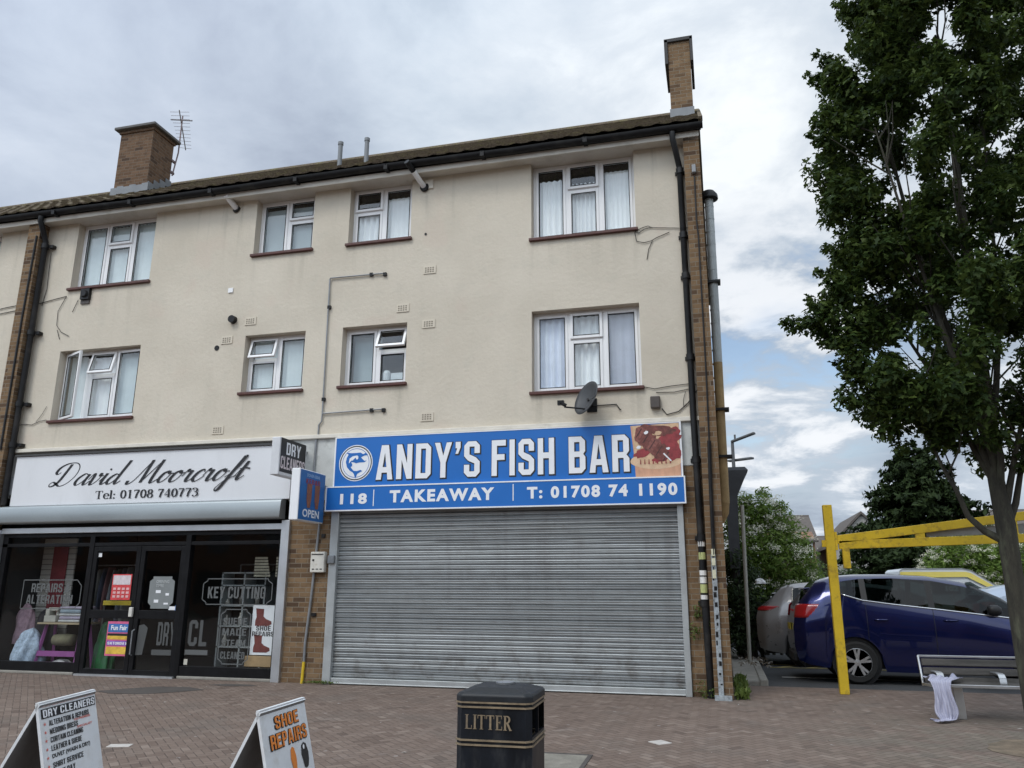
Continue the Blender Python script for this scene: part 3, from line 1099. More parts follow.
mb.bar((.10, -.37, 8.90), (.10, 4.2, 11.97), .07, .08)
roof = mb.build('roof', rooft, bld)


# chimneys stand on the roof
def roofz(y):
    return EA[1] + (y - EA[0]) * du[1] / du[0]


mb = MB()
mb.box(-13.50, -12.58, 2.0, 2.74, 9.9, 12.12)
mb.box(-13.53, -12.55, 1.97, 2.77, 12.12, 12.2, 0)
ch = mb.build('chimney', brickd, roof)
mb = MB()
mb.box(-13.62, -12.47, 1.88, 2.86, 12.2, 12.27)
mb.build('chimney_cap', plain('cement_cap', (.12, .115, .11), .9, .2), roof, bevel=.015)
mb = MB()
for k in range(6):
    x0, x1 = -13.56 + 1.04 * k / 6, -13.56 + 1.04 * (k + 1) / 6
    mb.bar((x0, 1.975, roofz(1.98) + .13 + .03 * (k % 2)), (x1, 1.975, roofz(1.98) + .13 + .03 * (k % 2)), .02, .20)
for k in range(4):
    y0 = 2.0 + .19 * k
    mb.bar((-12.555, y0, roofz(y0) + .2), (-12.555, y0 + .19, roofz(y0) + .2), .02, .2)
mb.build('chimney_flashing', lead, roof)
mb = MB()
mb.box(-.43, .0, 2.0, 2.9, 9.9, 12.20)
mb.build('chimney', bricks, roof)
mb = MB()
mb.box(-.50, -.435, 1.95, 2.95, 11.70, 12.25)
mb.box(.005, .06, 1.95, 2.95, 11.70, 12.25)
mb.box(-.50, .06, 1.95, 2.95, 12.20, 12.27)
mb.build('chimney_cap', plain('slate_cap', (.055, .053, .052), .85, .25), roof)
mb = MB()
mb.bar((-.45, 1.985, roofz(1.98) + .13), (.02, 1.985, roofz(1.98) + .13), .02, .2)
mb.build('chimney_flashing', lead, roof)
mb = MB()
for x in (-6.72, -6.16):
    y = .35
    mb.tube([(x, y, roofz(y) - .1), (x, y, roofz(y) + .52)], .045, 10)
    mb.tube([(x, y, roofz(y) + .5), (x, y, roofz(y) + .56)], .055, 10)
mb.build('vent_pipe', lead, roof, autosmooth=40)


# windows ------------------------------------------------------------
def frame_bars(mb, x0, x1, z0, z1, y, w=.055, d=.06):
    mb.box(x0, x0 + w, y, y + d, z0, z1)
    mb.box(x1 - w, x1, y, y + d, z0, z1)
    mb.box(x0 + w, x1 - w, y, y + d, z0, z0 + w)
    mb.box(x0 + w, x1 - w, y, y + d, z1 - w, z1)


def sash(parent, x0, x1, z0, z1, y, hinge=None, ang=0.0, w=.05):
    """an opening light; hinge 'top' or 'left' swings it outwards"""
    mb = MB()
    if hinge == 'top':
        ox, oz = 0, z1
    else:
        ox, oz = x0, 0
    frame_bars(mb, x0 - ox, x1 - ox, z0 - oz, z1 - oz, 0, w, .05)
    o = mb.build('sash', upvc, parent, bevel=.008)
    g = MB()
    rect2d(g, x0 + w - ox - .004, x1 - w - ox + .004, .025, z0 + w - oz - .004, z1 - w - oz + .004)
    p = g.build('pane', glass, parent)
    g2 = MB()
    for q in (x0 + w - ox, x1 - w - ox - .01):
        g2.box(q, q + .01, -.002, .01, z0 + w - oz, z1 - w - oz)
    for q in (z0 + w - oz, z1 - w - oz - .01):
        g2.box(x0 + w - ox, x1 - w - ox, -.002, .01, q, q + .01)
    s2 = g2.build('gasket', blackf, parent)
    for ob in (o, p, s2):
        ob.location = (ox, y, oz)
        if hinge == 'top':
            ob.rotation_euler = (-ang, 0, 0)
        elif hinge == 'left':
            ob.rotation_euler = (0, 0, -ang)
    return o


def curtain(parent, x0, x1, z0, z1, y, mat, pitch=.09, amp=.034, name='curtain'):
    n = max(8, int((x1 - x0) / pitch * 6))

    def fn(u, v):
        x = x0 + u * (x1 - x0)
        a = amp * (.7 + .5 * math.sin(x * 3.1 + 2))
        k = math.sin(2 * math.pi * x / pitch + 1.3 * math.sin(x * 5.0))
        return (x + .01 * (1 - v) * math.sin(x * 7), y + a * k * (1.15 - .3 * v), z0 + v * (z1 - z0))
    return MB().grid(fn, n, 6).build(name, mat, parent, smooth=True)


def window(key, x0, x1, z0, z1):
    y = .17
    mb = MB()
    frame_bars(mb, x0, x1, z0, z1, y)
    w3 = (x1 - x0 - .055) / (3 if key[0] in 'ADE' else 2)
    edges = [x0 + .0275 + w3 * k for k in range(4 if key[0] in 'ADE' else 3)]
    for e in edges[1:-1]:
        mb.box(e - .0275, e + .0275, y, y + .06, z0 + .055, z1 - .055)
    o = mb.build('window', upvc, bld, bevel=.006)
    m = MB()
    m.box(x0 - .035, x1 + .035, -.06, .168, z0 - .048, z0 + .004)
    m.build('sill', sillm, o, bevel=.008)
    fan_at = {'D': 1, 'A': 1, 'E': 1}.get(key[0], {'B1': 0, 'B2': 1, 'C1': 1, 'C2': 0}.get(key))
    fan_h = .30 * (z1 - z0) if key[0] in 'ADE' else .33 * (z1 - z0)
    opened = {'B1': R(16), 'C1': R(22), 'A1': R(14)}.get(key, R(1))
    for k in range(len(edges) - 1):
        a, b = edges[k] + .03, edges[k + 1] - .03
        lo, hi = z0 + .055, z1 - .055
        if k == fan_at:
            zt = hi - fan_h
            tr = MB()
            tr.box(a, b, y, y + .06, zt - .05, zt)
            tr.build('transom', upvc, o)
            sash(o, a - .012, b + .012, zt - .012, hi + .012, y - .03, 'top', opened)
            sash(o, a - .005, b + .005, lo - .005, zt - .045, y - .012, None)
        elif key == 'A1' and k == 0:
            sash(o, a - .015, b + .015, lo - .015, hi + .015, y - .03, 'left', R(24))
        elif key == 'A1' and k == 2:
            sash(o, a - .015, b + .015, lo - .015, hi + .015, y - .03, 'left', R(4))
        else:
            sash(o, a - .008, b + .008, lo - .008, hi + .008, y - .014, None)
    # what hangs behind the glass
    yc = y + .085
    if key == 'D2':
        curtain(o, x0 + .1, edges[1] - .02, z0 + .02, z1 - .24, yc, nets, .11)
        curtain(o, edges[1] - .02, edges[2] + .02, z0 + .14, z1 - .34, yc + .03, nets, .07)
        curtain(o, edges[2] + .02, x1 - .08, z0 + .1, z1 - .2, yc, nets, .085)
    elif key == 'D1':
        curtain(o, x0 + .05, edges[1] + .02, z0 + .02, z1 - .05, yc, plain('lilac_net', (.78, .81, .92), .9, .06), .13, .036)
        curtain(o, edges[1], edges[2], z0 + .02, z1 - .06, yc + .04, nets, .11)
        curtain(o, edges[2] - .02, x1 - .05, z0 + .02, z1 - .05, yc, plain('grey_lilac_drape', (.50, .51, .60), .9, .08), .17, .04)
    elif key in ('A1', 'A2', 'B1'):
        # vertical blinds: separate turned louvres
        lz = z1 - .06
        if key == 'A1':
            rng2 = [(edges[2] + .02, x1 - .06), (edges[0] + .05, edges[0] + .35)]
        elif key == 'A2':
            rng2 = [(x0 + .07, x1 - .06)]
        else:
            rng2 = [(x0 + .07, x1 - .06)]
        for a, b in rng2:
            m = MB()
            for x in np.arange(a, b, .085):
                th = R(24 + 6 * rng.random())
                m.add([(x, yc, z0 + .03), (x + .092 * math.cos(th), yc + .092 * math.sin(th), z0 + .03), (x + .092 * math.cos(th), yc + .092 * math.sin(th), lz), (x, yc, lz)], [(0, 1, 2, 3)])
            m.build('vertical_blind', blindm, o)
        if key == 'A1':
            curtain(o, edges[1] - .2, edges[2] + .02, z0 + .02, z1 - .1, yc + .05, nets, .16)
    elif key == 'B2':
        m = MB()
        m.box(x0 + .06, x1 - .06, yc, yc + .01, z0 + .03, z1 - .14)
        m.build('roller_blind', plain('grey_blind', (.42, .47, .49), .8, .05), o)
    elif key == 'C2':
        curtain(o, x0 + .06, edges[1], z0 + .02, z0 + .72, yc, nets, .12)
        curtain(o, edges[1] - .02, x1 - .06, z0 + .02, z1 - .2, yc, nets, .1)
    elif key == 'C1':
        m = MB()
        m.box(x0 + .08, edges[1], yc + .1, yc + .11, z0 + .02, z1 - .1)
        m.build('frosted_blind', plain('frosted_film', (.36, .43, .46), .6, .06), o)
        m = MB()
        m.box(edges[1] + .26, x1 - .06, yc - .06, yc, z0 + .05, z0 + .24)
        m.lathe([(.0, z0 + .02), (.07, z0 + .02), (.075, z0 + .25), (.05, z0 + .3), (0, z0 + .3)], (edges[1] + .16, yc, 0), n=12)
        m.build('sill_clutter', plain('pale_clutter', (.6, .64, .66), .5, .1), o)
    else:
        curtain(o, x0 + .06, x1 - .06, z0 + .02, z1 - .06, yc, nets, .1)


for w in wins:
    window(*w)

# roller shutter of the fish bar -------------------------------------
mb = MB()
loops = []
npitch, z0s, z1s = .0752, .10, 2.74
prof = []
z = z0s
k = 0
while z < z1s:
    jit = .003 * math.sin(k * 12.9)
    for t, yy in ((0.0, .012), (.09, .012), (.13, -.002), (.24, -.011 + jit), (.42, -.015 + jit), (.52, -.012 + jit), (.64, -.019 + jit), (.80, -.021 + jit), (.92, -.012), (.95, .010)):
        prof.append((yy, z + t * npitch))
    z += npitch
    k += 1
for x in np.linspace(-6.12, -.58, 19):
    loops.append([(x, y + .02 + .0045 * math.sin(x * 1.9 + zz * 1.3) + .003 * math.sin(x * 4.7 - zz * 3.1) + .0015 * math.sin(x * 9 + math.floor((zz - .1) / .0752) * 2.4), zz) for y, zz in prof])
mb.rings(loops, closed=False, cap=False)
sh = mb.build('roller_shutter', galv, bld, autosmooth=50)
mb = MB()
mb.box(-6.24, -6.10, -.06, .03, 0, 2.74)
mb.build('guide_rail', guide, sh, bevel=.008)
mb = MB()
mb.box(-.595, -.505, -.06, .03, 0, 2.74)
mb.build('guide_rail', guide, sh, bevel=.008)
mb = MB()
mb.box(-6.10, -.595, -.035, .02, .012, .10)
mb.box(-6.10, -.595, -.05, -.03, .012, .03)
mb.build('bottom_rail', guide, sh, bevel=.006)
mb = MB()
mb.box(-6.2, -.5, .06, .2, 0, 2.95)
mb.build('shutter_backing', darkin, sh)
mb = MB()
mb.box(-6.235, -6.12, -.12, -.062, 1.86, 1.99)
mb.build('shutter_lock', steelt, sh, bevel=.012)

# shop front of the cleaners -----------------------------------------
YG = .05
mb = MB()
mb.box(-13.04, -12.96, -.1, .1, 0, 2.5)
mb.box(-7.14, -6.99, -.08, .08, 0, 2.58)
mb.box(-12.96, -7.14, -.06, .06, 2.43, 2.53)
mb.build('shopfront_surround', alu, bld, bevel=.006)
mb = MB()
mb.box(-12.96, -7.14, .0, .1, 2.36, 2.43)
mb.box(-12.96, -7.14, .0, .1, 2.19, 2.25)
mb.box(-12.96, -12.84, .0, .1, 0.0, 2.36)
for x in (-10.96, -8.96):
    mb.box(x - .05, x + .05, -.01, .11, 0.02, 2.36)
mb.box(-7.2, -7.14, .0, .1, .0, 2.36)
mb.box(-12.84, -11.01, .0, .1, .04, .2)
mb.box(-8.91, -7.2, .0, .1, .04, .2)
mb.build('shopfront_frame', blackf, bld, bevel=.004)
mb = MB()
mb.box(-13.0, -11.0, -.03, .12, 0.0, .045)
mb.build('shopfront_plinth', conc, bld, bevel=.01)
mb = MB()
mb.box(-8.92, -7.14, -.03, .12, 0.0, .045)
mb.build('shopfront_plinth', conc, bld, bevel=.01)
mb = MB()
rect2d(mb, -12.84, -7.2, YG, 2.25, 2.36)
mb.build('transom_pane', shopglass, bld)
for a, b in ((-12.84, -11.01), (-8.91, -7.2)):
    mb = MB()
    rect2d(mb, a, b, YG, .2, 2.19)
    p = mb.build('shop_window', shopglass, bld)
    etch = plain('etched_film', (.105, .11, .11), .7, .05)
    if a < -11:
        put2d('lettering', block2d('REPAIRS &'), etch, p, (-12.2, YG, 1.385), XF, ZF, .84, .155)
        put2d('lettering', block2d('ALTERATION'), etch, p, (-12.28, YG, 1.185), XF, ZF, 1.0, .155)
        x0, x1, z0, z1 = -12.45, -11.12, 1.1, 1.6
        t_ = .016
        mb = MB()
        for s_, q_ in (((x0 + .06, z0), (x1 - .1, z0)), ((x0 + .06, z1), (x1 - .1, z1)), ((x1, z0 + .1), (x1, z1 - .1)), ((x1 - .1, z1), (x1, z1 - .1)), ((x1 - .1, z0), (x1, z0 + .1)), ((x0 + .06, z0), (x0 + .06, z1))):
            v, f = seg(s_, q_, t_)
            mb.add([(q[0], YG - .003, q[1]) for q in v], f)
        mb.build('etched_border', etch, p)
    else:
        put2d('lettering', block2d('KEY CUTTING'), etch, p, (-8.52, YG, 1.30), XF, ZF, 1.10, .19)
        mb = MB()
        for x0, x1, z0, z1 in ((-8.62, -7.3, 1.2, 1.62), (-8.22, -7.66, .25, 1.12)):
            c_ = .08
            pts = [(x0 + c_, z0), (x1 - c_, z0), (x1 - c_, z0 + .03), (x1, z0 + c_), (x1, z1 - c_), (x1 - c_, z1 - .03), (x1 - c_, z1), (x0 + c_, z1), (x0 + c_, z1 - .03), (x0, z1 - c_), (x0, z0 + c_), (x0 + c_, z0 + .03)]
            for i in range(len(pts)):
                v, f = seg(pts[i], pts[(i + 1) % len(pts)], .016)
                mb.add([(q[0], YG - .003, q[1]) for q in v], f)
        mb.build('etched_border', etch, p)
        for wd, z in (('SUEDE', .87), ('MADE', .70), ('STEAM', .52), ('CLEANED', .33)):
            put2d('lettering', block2d(wd), etch, p, (-8.17, YG, z), XF, ZF, .45, .115)
        etch2 = plain('faint_film', (.07, .073, .073), .7, .05)
        put2d('lettering', block2d('CL'), etch2, p, (-8.82, YG, .52), XF, ZF, .36, .42)
        mb = MB()
        rect2d(mb, -8.86, -8.42, YG - .003, .38, .46)
        mb.build('etched_border', etch, p)
for k, (a, b) in enumerate(((-10.91, -9.915), (-9.905, -9.01))):
    mb = MB()
    frame_bars(mb, a, b, .03, 2.18, .0, .085, .06)
    mb.box(a + .085, b - .085, 0, .06, .95, 1.09)
    o = mb.build('shop_door', blackf, bld, bevel=.005)
    mb = MB()
    rect2d(mb, a + .08, b - .08, .032, .11, .955)
    rect2d(mb, a + .08, b - .08, .032, 1.085, 2.10)
    pn = mb.build('pane', shopglass, o)
    if k == 0:
        mb = MB()
        mb.box(b - .075, b - .005, -.05, -.003, .98, 1.14)
        mb.build('letter_flap', plain('ivory_plastic', (.62, .60, .55), .5, .1), o, bevel=.01)
    else:
        mb = MB()
        mb.tube([(a + .05, -.01, .35), (a + .05, -.06, .37), (a + .05, -.06, .75), (a + .05, -.01, .77)], .012, 8)
        mb.build('handle', steelt, o)
        put2d('lettering', block2d('DRY'), etch2, pn, (-9.42, .03, .52), XF, ZF, .36, .38)
        mb = MB()
        rect2d(mb, -9.5, -9.06, .027, .36, .45)
        mb.add([(-9.82, .027, .35), (-9.68, .027, .36), (-9.62, .027, .8), (-9.7, .027, .86), (-9.8, .027, .84)], [(0, 1, 2, 3, 4)])
        mb.build('etched_border', etch2, pn)
mb = MB()
mb.box(-10.95, -8.97, -.06, .1, 0, .03)
mb.build('door_threshold', alu, bld)
# room behind the shop window
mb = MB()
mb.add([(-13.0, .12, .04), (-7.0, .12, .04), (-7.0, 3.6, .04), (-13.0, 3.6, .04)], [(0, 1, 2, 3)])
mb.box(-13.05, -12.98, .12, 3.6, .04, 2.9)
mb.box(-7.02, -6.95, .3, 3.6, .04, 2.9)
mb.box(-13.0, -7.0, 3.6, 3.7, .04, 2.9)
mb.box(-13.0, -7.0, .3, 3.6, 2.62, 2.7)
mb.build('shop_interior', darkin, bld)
# silver shutter housing above the window, with its rounded nose
mb = MB()
pr = [(-.02, 2.60), (-.18, 2.60), (-.205, 2.61), (-.215, 2.64), (-.19, 2.88), (-.18, 2.91), (-.15, 2.925), (-.02, 2.93)]
mb.rings([[(-13.6, y, z) for y, z in pr], [(-7.12, y, z) for y, z in pr]])
mb.build('shutter_housing', silv, bld, autosmooth=50)

# pipes, vents and cables fixed to the front --------------------------
mb = MB()
mb.tube([(-.36, -.335, 8.74), (-.36, -.335, 8.62), (-.31, -.20, 8.36), (-.28, -.09, 8.2), (-.28, -.09, 4.0), (-.275, -.10, 3.2), (-.265, -.09, 1.3), (-.25, -.09, .02)], .05, 12)
for z in (8.15, 7.0, 6.3, 4.95, 3.35, 2.2, 1.28):
    mb.tube([(-.278 + (.012 if z < 3 else 0), -.09, z - .05), (-.278 + (.012 if z < 3 else 0), -.09, z + .05)], .066, 12)
    mb.box(-.36, -.18, -.03, -.004, z - .03, z + .03)
mb.tube([(-.25, -.09, 1.28), (-.245, -.09, .0)], .058, 12)
dp = mb.build('downpipe', blackp, bld, autosmooth=40)
mb = MB()
for z, h, kx in ((2.14, .13, 0), (1.70, .07, 0), (1.60, .09, 0), (1.36, .06, 0)):
    mb.tube([(-.268, -.092, z - h / 2), (-.268, -.092, z + h / 2)], .0525, 12)
mb.build('sticker', plain('white_sticker', (.7, .69, .66), .6, .12, scale=20), dp)
mb = MB()
for z, h in ((1.94, .10), (1.48, .12)):
    mb.tube([(-.267, -.092, z - h / 2), (-.267, -.092, z + h / 2)], .0525, 12)
mb.build('sticker', plain('green_sticker', (.45, .48, .20), .6, .15, scale=20), dp)
mb = MB()
mb.tube([(-12.95, -.335, 8.76), (-12.95, -.335, 8.66), (-12.97, -.2, 8.45), (-12.97, -.12, 8.3), (-12.965, -.12, 4.0), (-12.965, -.12, 2.95)], .055, 12)
for z in (8.2, 6.35, 4.9, 4.1):
    mb.tube([(-12.967, -.12, z - .05), (-12.967, -.12, z + .05)], .072, 12)
    mb.box(-12.9, -12.8, -.1, -.003, z - .03, z + .03)
mb.tube([(-13.1, -.235, 8.4), (-13.13, -.235, 6.6), (-13.12, -.235, 4.0)], .02, 6)
mb.build('downpipe', blackp, bld, autosmooth=40)
mb = MB()
mb.tube([(-.05, -.235, 7.95), (-.06, -.235, 7.2), (-.045, -.235, 6.9), (-.055, -.235, 4.6), (-.07, -.235, 3.6)], .012, 6)
mb.tube([(-.07, -.26, 3.6), (-.085, -.26, 3.0), (-.10, -.26, 1.95)], .028, 8)
mb.build('service_cable', blackp, bld)
mb = MB()
mb.box(-.085, -.02, -.29, -.222, 8.0, 8.14)
mb.build('junction_box', plasg, bld, bevel=.01)
mb = MB()
mb.box(-.145, -.075, -.27, -.222, .03, 1.95)
for z in np.arange(.15, 1.85, .13):
    a = -.14 + .03 * rng.random()
    mb.box(a, a + .015 + .03 * rng.random(), -.2725, -.268, z + .05 * rng.random(), z + .06 + .06 * rng.random(), 1)
mb.box(-.2, .03, -.32, -.222, .0, .06)
mb.build('cable_cover', [plain('scuffed_channel', (.30, .33, .35), .55, .4, scale=18, dirt=(.05, .05, .055), dirtamt=.9, dscale=16), blackp], bld)
mb = MB()
for z, h in ((1.98, .1), (1.85, .1), (1.68, .12)):
    mb.box(-.135, -.085, -.285, -.276, z - h / 2, z + h / 2)
mb.build('sticker', plain('cream_sticker', (.6, .58, .42), .6, .2, scale=25), bld)
# silver flue on the gable with its cap, buff coated lower down
mb = MB()
mb.tube([(.16, .5, 7.9), (.135, .5, 5.0)], .072, 16, 0)
mb.tube([(.135, .5, 5.0), (.105, .5, 2.75)], .072, 16, 1)
for z in np.arange(2.9, 7.9, .23):
    xx = .104 + (z - 2.75) * .0109
    mb.tube([(xx, .5, z), (xx, .5, z + .018)], .076, 16, 0 if z > 5 else 1)
mb.lathe([(.0, 8.04), (.10, 8.02), (.15, 7.95), (.155, 7.88), (.08, 7.87), (0, 7.87)], (.16, .5, 0), n=16, mi=2)
for z in (6.35, 4.2, 3.45):
    mb.box(.05, .26, .40, .60, z, z + .04, 2)
mb.tube([(.105, .5, 2.78), (.09, .52, 2.62), (.02, .6, 2.5)], .072, 12, 1)
mb.build('flue_pipe', [plain('spiral_flue_steel', (.42, .45, .45), .6, .2, metal=.3, scale=5), plain('buff_flue_coat', (.36, .25, .12), .8, .25, scale=6), blackp], bld, autosmooth=40)
mb = MB()
mb.tube([(-6.63, -.04, 2.6), (-6.62, -.04, 3.94)], .02, 8)
mb.tube([(-6.60, -.02, 4.06), (-6.60, -.02, 4.2), (-6.545, -.03, 4.26), (-6.54, -.03, 4.4), (-6.56, -.03, 6.89), (-6.54, -.03, 6.91), (-5.50, -.03, 6.90), (-5.48, .0, 6.89)], .014, 8)
mb.tube([(-6.54, -.03, 4.40), (-5.42, -.03, 4.42), (-5.39, .0, 4.41)], .013, 8)
mb.tube([(-6.60, -.02, 3.94), (-6.60, -.02, 4.08)], .014, 8)
for x, z in ((-6.54, 6.35), (-6.535, 4.65), (-5.75, 6.9), (-5.62, 4.41), (-5.49, 6.88), (-5.4, 4.4)):
    mb.box(x - .03, x + .03, -.045, -.002, z - .03, z + .03, 1)
mb.build('conduit', [steelt, blackp], bld)
mb = MB()
mb.tube([(-6.44, -.05, 2.7), (-6.52, -.05, 1.3), (-6.575, -.05, .62), (-6.575, -.05, .33)], .021, 8, 0)
mb.tube([(-6.575, -.05, .33), (-6.59, -.05, .0)], .024, 8, 1)
mb.box(-6.5, -6.42, -.05, -.01, 1.03, 1.08, 2)
mb.box(-6.4, -6.34, -.06, -.015, 2.28, 2.34, 2)
mb.build('gas_pipe', [steelt, yellow, blackp], bld)
abm = plain('air_brick_paint', (.62, .56, .46), .9, .08)
abd = plain('air_brick_slots', (.22, .19, .15), .9, .1)
for x, z in ((-4.65, 6.89), (-5.13, 6.22), (-4.64, 5.89), (-4.62, 4.25), (-8.59, 5.9), (-8.13, 6.23), (-8.6, 4.21)):
    mb = MB()
    mb.box(x - .115, x + .115, -.014, .0, z - .075, z + .075, 0)
    for i in range(4):
        for j in range(3):
            mb.box(x - .085 + i * .045, x - .058 + i * .045, -.017, -.013, z - .05 + j * .036, z - .03 + j * .036, 1)
    mb.build('air_brick', [abm, abd], bld)
mb = MB()
mb.tube([(-8.74, -.26, 8.73), (-8.66, .0, 8.56)], .055, 14, 0)
mb.tube([(-8.655, -.03, 8.55), (-8.65, .0, 8.54)], .075, 14, 1)
mb.build('boiler_flue', [upvc, blackp], bld, autosmooth=40)
mb = MB()
mb.tube([(-4.9, -.32, 8.67), (-4.80, .0, 8.5)], .05, 14, 0)
mb.tube([(-4.96, -.50, 8.77), (-4.9, -.32, 8.67)], .052, 14, 1)
mb.tube([(-4.795, -.04, 8.5), (-4.79, .0, 8.49)], .085, 14, 1)
mb.box(-4.78, -4.63, -.03, -.001, 8.46, 8.63, 2)
mb.build('boiler_flue', [upvc, blackp, ledge], bld, autosmooth=40)
mb = MB()
mb.box(-11.97, -11.77, -.07, -.001, 6.98, 7.2, 0)
mb.lathe([(0, -.11), (.06, -.11), (.08, -.07)], (-11.87, 0, 7.09), 'Y', 14, 0)
mb.box(-11.98, -11.78, -.03, -.001, 6.90, 6.98, 1)
mb.build('wall_vent', [blackp, brownbox], bld)
for prof, at in (([(.0, -.09), (.07, -.09), (.075, -.0)], (-8.49, 0, 6.28)), ([(.0, -.01), (.05, -.01), (.05, -.0)], (-8.79, 0, 5.76)), ([(.0, -.012), (.022, -.012), (.022, -.0)], (-4.75, 0, 7.58))):
    MB().lathe(prof, at, 'Y', 14).build('wall_vent', blackp, bld)
mb = MB()
mb.box(-8.66, -8.56, -.02, -.001, 6.83, 6.92)
mb.build('cable_box', upvc, bld)
cabm = plain('cable_black', (.02, .02, .02), .6, .2)


def wire(pts, r=.006):
    MB().tube([(p[0], -.018, p[1]) for p in pts], r, 5).build('wall_cable', cabm, bld, smooth=True)


wire([(-1.06, 7.2), (-.93, 7.25), (-.84, 7.27), (-.78, 7.23), (-.55, 7.2), (-.33, 7.17), (-.15, 7.16)])
wire([(-1.06, 7.2), (-1.0, 7.16), (-.90, 7.22), (-.78, 7.24)])
wire([(-1.06, 7.18), (-1.04, 7.02), (-.92, 6.98), (-.80, 7.0), (-.70, 7.05), (-.5, 7.12)])
wire([(-.78, 7.0), (-.85, 6.85), (-.88, 6.68)])
wire([(-1.04, 4.55), (-.85, 4.50), (-.6, 4.53), (-.3, 4.55), (-.05, 4.48)])
wire([(-.83, 4.44), (-.55, 4.43), (-.3, 4.47)])
wire([(-.75, 4.18), (-.68, 4.08), (-.5, 4.12), (-.35, 4.25), (-.2, 4.45), (-.08, 4.55)], .009)
wire([(-.38, 4.43), (-.42, 4.3), (-.42, 4.2)], .004)
wire([(-1.86, 4.28), (-1.45, 4.285), (-1.40, 4.2), (-1.38, 4.2)], .009)
wire([(-13.05, 4.50), (-12.9, 4.52), (-12.7, 4.50), (-12.55, 4.56), (-12.38, 4.58)])
wire([(-12.62, 4.55), (-12.5, 4.7), (-12.42, 4.85)], .004)
wire([(-13.0, 7.0), (-12.7, 7.05), (-12.35, 7.1)], .008)
wire([(-14.4, 6.9), (-13.9, 6.98), (-13.36, 7.03)], .008)
wire([(-14.4, 6.82), (-13.9, 6.87), (-13.36, 6.92)], .008)
wire([(-12.35, 7.1), (-12.5, 6.8), (-12.48, 6.5), (-12.35, 6.35), (-12.15, 6.25)])
wire([(-12.45, 6.4), (-12.36, 6.2)])
wire([(-12.05, 7.0), (-12.15, 6.75)])
wire([(-12.9, 8.1), (-12.86, 7.3), (-12.92, 6.95)], .005)

# ------------------------------------------------------------------ boards and signs
sg = thing('shop_sign', "wide blue fish bar fascia sign above the closed roller shutter", 'sign', (-3.4, -.02, 2.7))


def rel(o, root):
    """parent keeping the world position of a part built in place"""
    o.parent = root
    o.matrix_parent_inverse = Matrix.Translation(root.location).inverted()
    return o


mb = MB()
mb.box(-6.2, -.5, -.10, .025, 3.10, 3.93, 0)
rel(mb.build('panel', bluesign), sg)
mb = MB()
mb.box(-6.225, -6.2, -.105, .02, 3.10, 3.945)
mb.box(-.5, -.475, -.105, .02, 3.10, 3.945)
mb.box(-6.2, -.5, -.105, .02, 3.93, 3.945)
rel(mb.build('edge_trim', whitep), sg)
mb = MB()
mb.box(-6.30, -.47, -.15, -.103, 2.72, 3.09)
rel(mb.build('lower_panel', bluesign), sg)
mb = MB()
frame_bars(mb, -6.32, -.45, 2.70, 3.11, -.156, .02, .06)
rel(mb.build('edge_trim', whitep), sg)
for wd, x0, x1 in (("ANDY'S", -5.45, -3.66), ('FISH', -3.46, -2.44), ('BAR', -2.21, -1.27)):
    g = block2d(wd, .12)
    gb = block2d(wd, .12, off=.028)
    wv = max(p[0] for p in g[0]) - min(p[0] for p in g[0])
    s_ = (x1 - x0) / wv
    rel(put2d('lettering', gb, blackprint, None, (x0 - .028 * s_ + .008, -.10, 3.205 - .028 * .575 - .008), XF, ZF, (x1 - x0) + .056 * s_, .575 * 1.056, .003), sg)
    rel(put2d('lettering', g, whitep, None, (x0, -.10, 3.205), XF, ZF, x1 - x0, .575, .006), sg)
for wd, x0, x1, z0, h in (('118', -6.05, -5.57, 2.81, .175), ('TAKEAWAY', -5.17, -3.40, 2.82, .20), ('T: 01708 74 1190', -2.87, -.57, 2.82, .19)):
    rel(put2d('lettering', font2d(wd, .045, 1.25), whitep, None, (x0, -.15, z0), XF, ZF, x1 - x0, h), sg)
mb = MB()
rect2d(mb, -5.46, -5.445, -.153, 2.77, 3.04)
rect2d(mb, -3.10, -3.085, -.153, 2.80, 3.06)
rel(mb.build('divider', whitep), sg)


def disc(cx, cz, r, n=40):
    return [(cx + r * math.cos(a), cz + r * math.sin(a)) for a in np.linspace(0, 2 * math.pi, n, endpoint=False)]


def shape(loops, mat, y, root, name):
    v, f = loops2d(loops)
    m_ = MB()
    m_.add([(p[0], y, p[1]) for p in v], f)
    return rel(m_.build(name, mat), root)


LX, LZ = -5.825, 3.50
shape([disc(LX, LZ, .305)], whitep, -.103, sg, 'fish_emblem')
shape([disc(LX, LZ, .290), disc(LX, LZ, .272)], blackprint, -.105, sg, 'fish_emblem')
shape([disc(LX, LZ, .245), disc(LX, LZ, .237)], bluesign, -.105, sg, 'fish_emblem')


def em(pts):
    return [(LX + x * .3, LZ + z * .3) for x, z in pts]


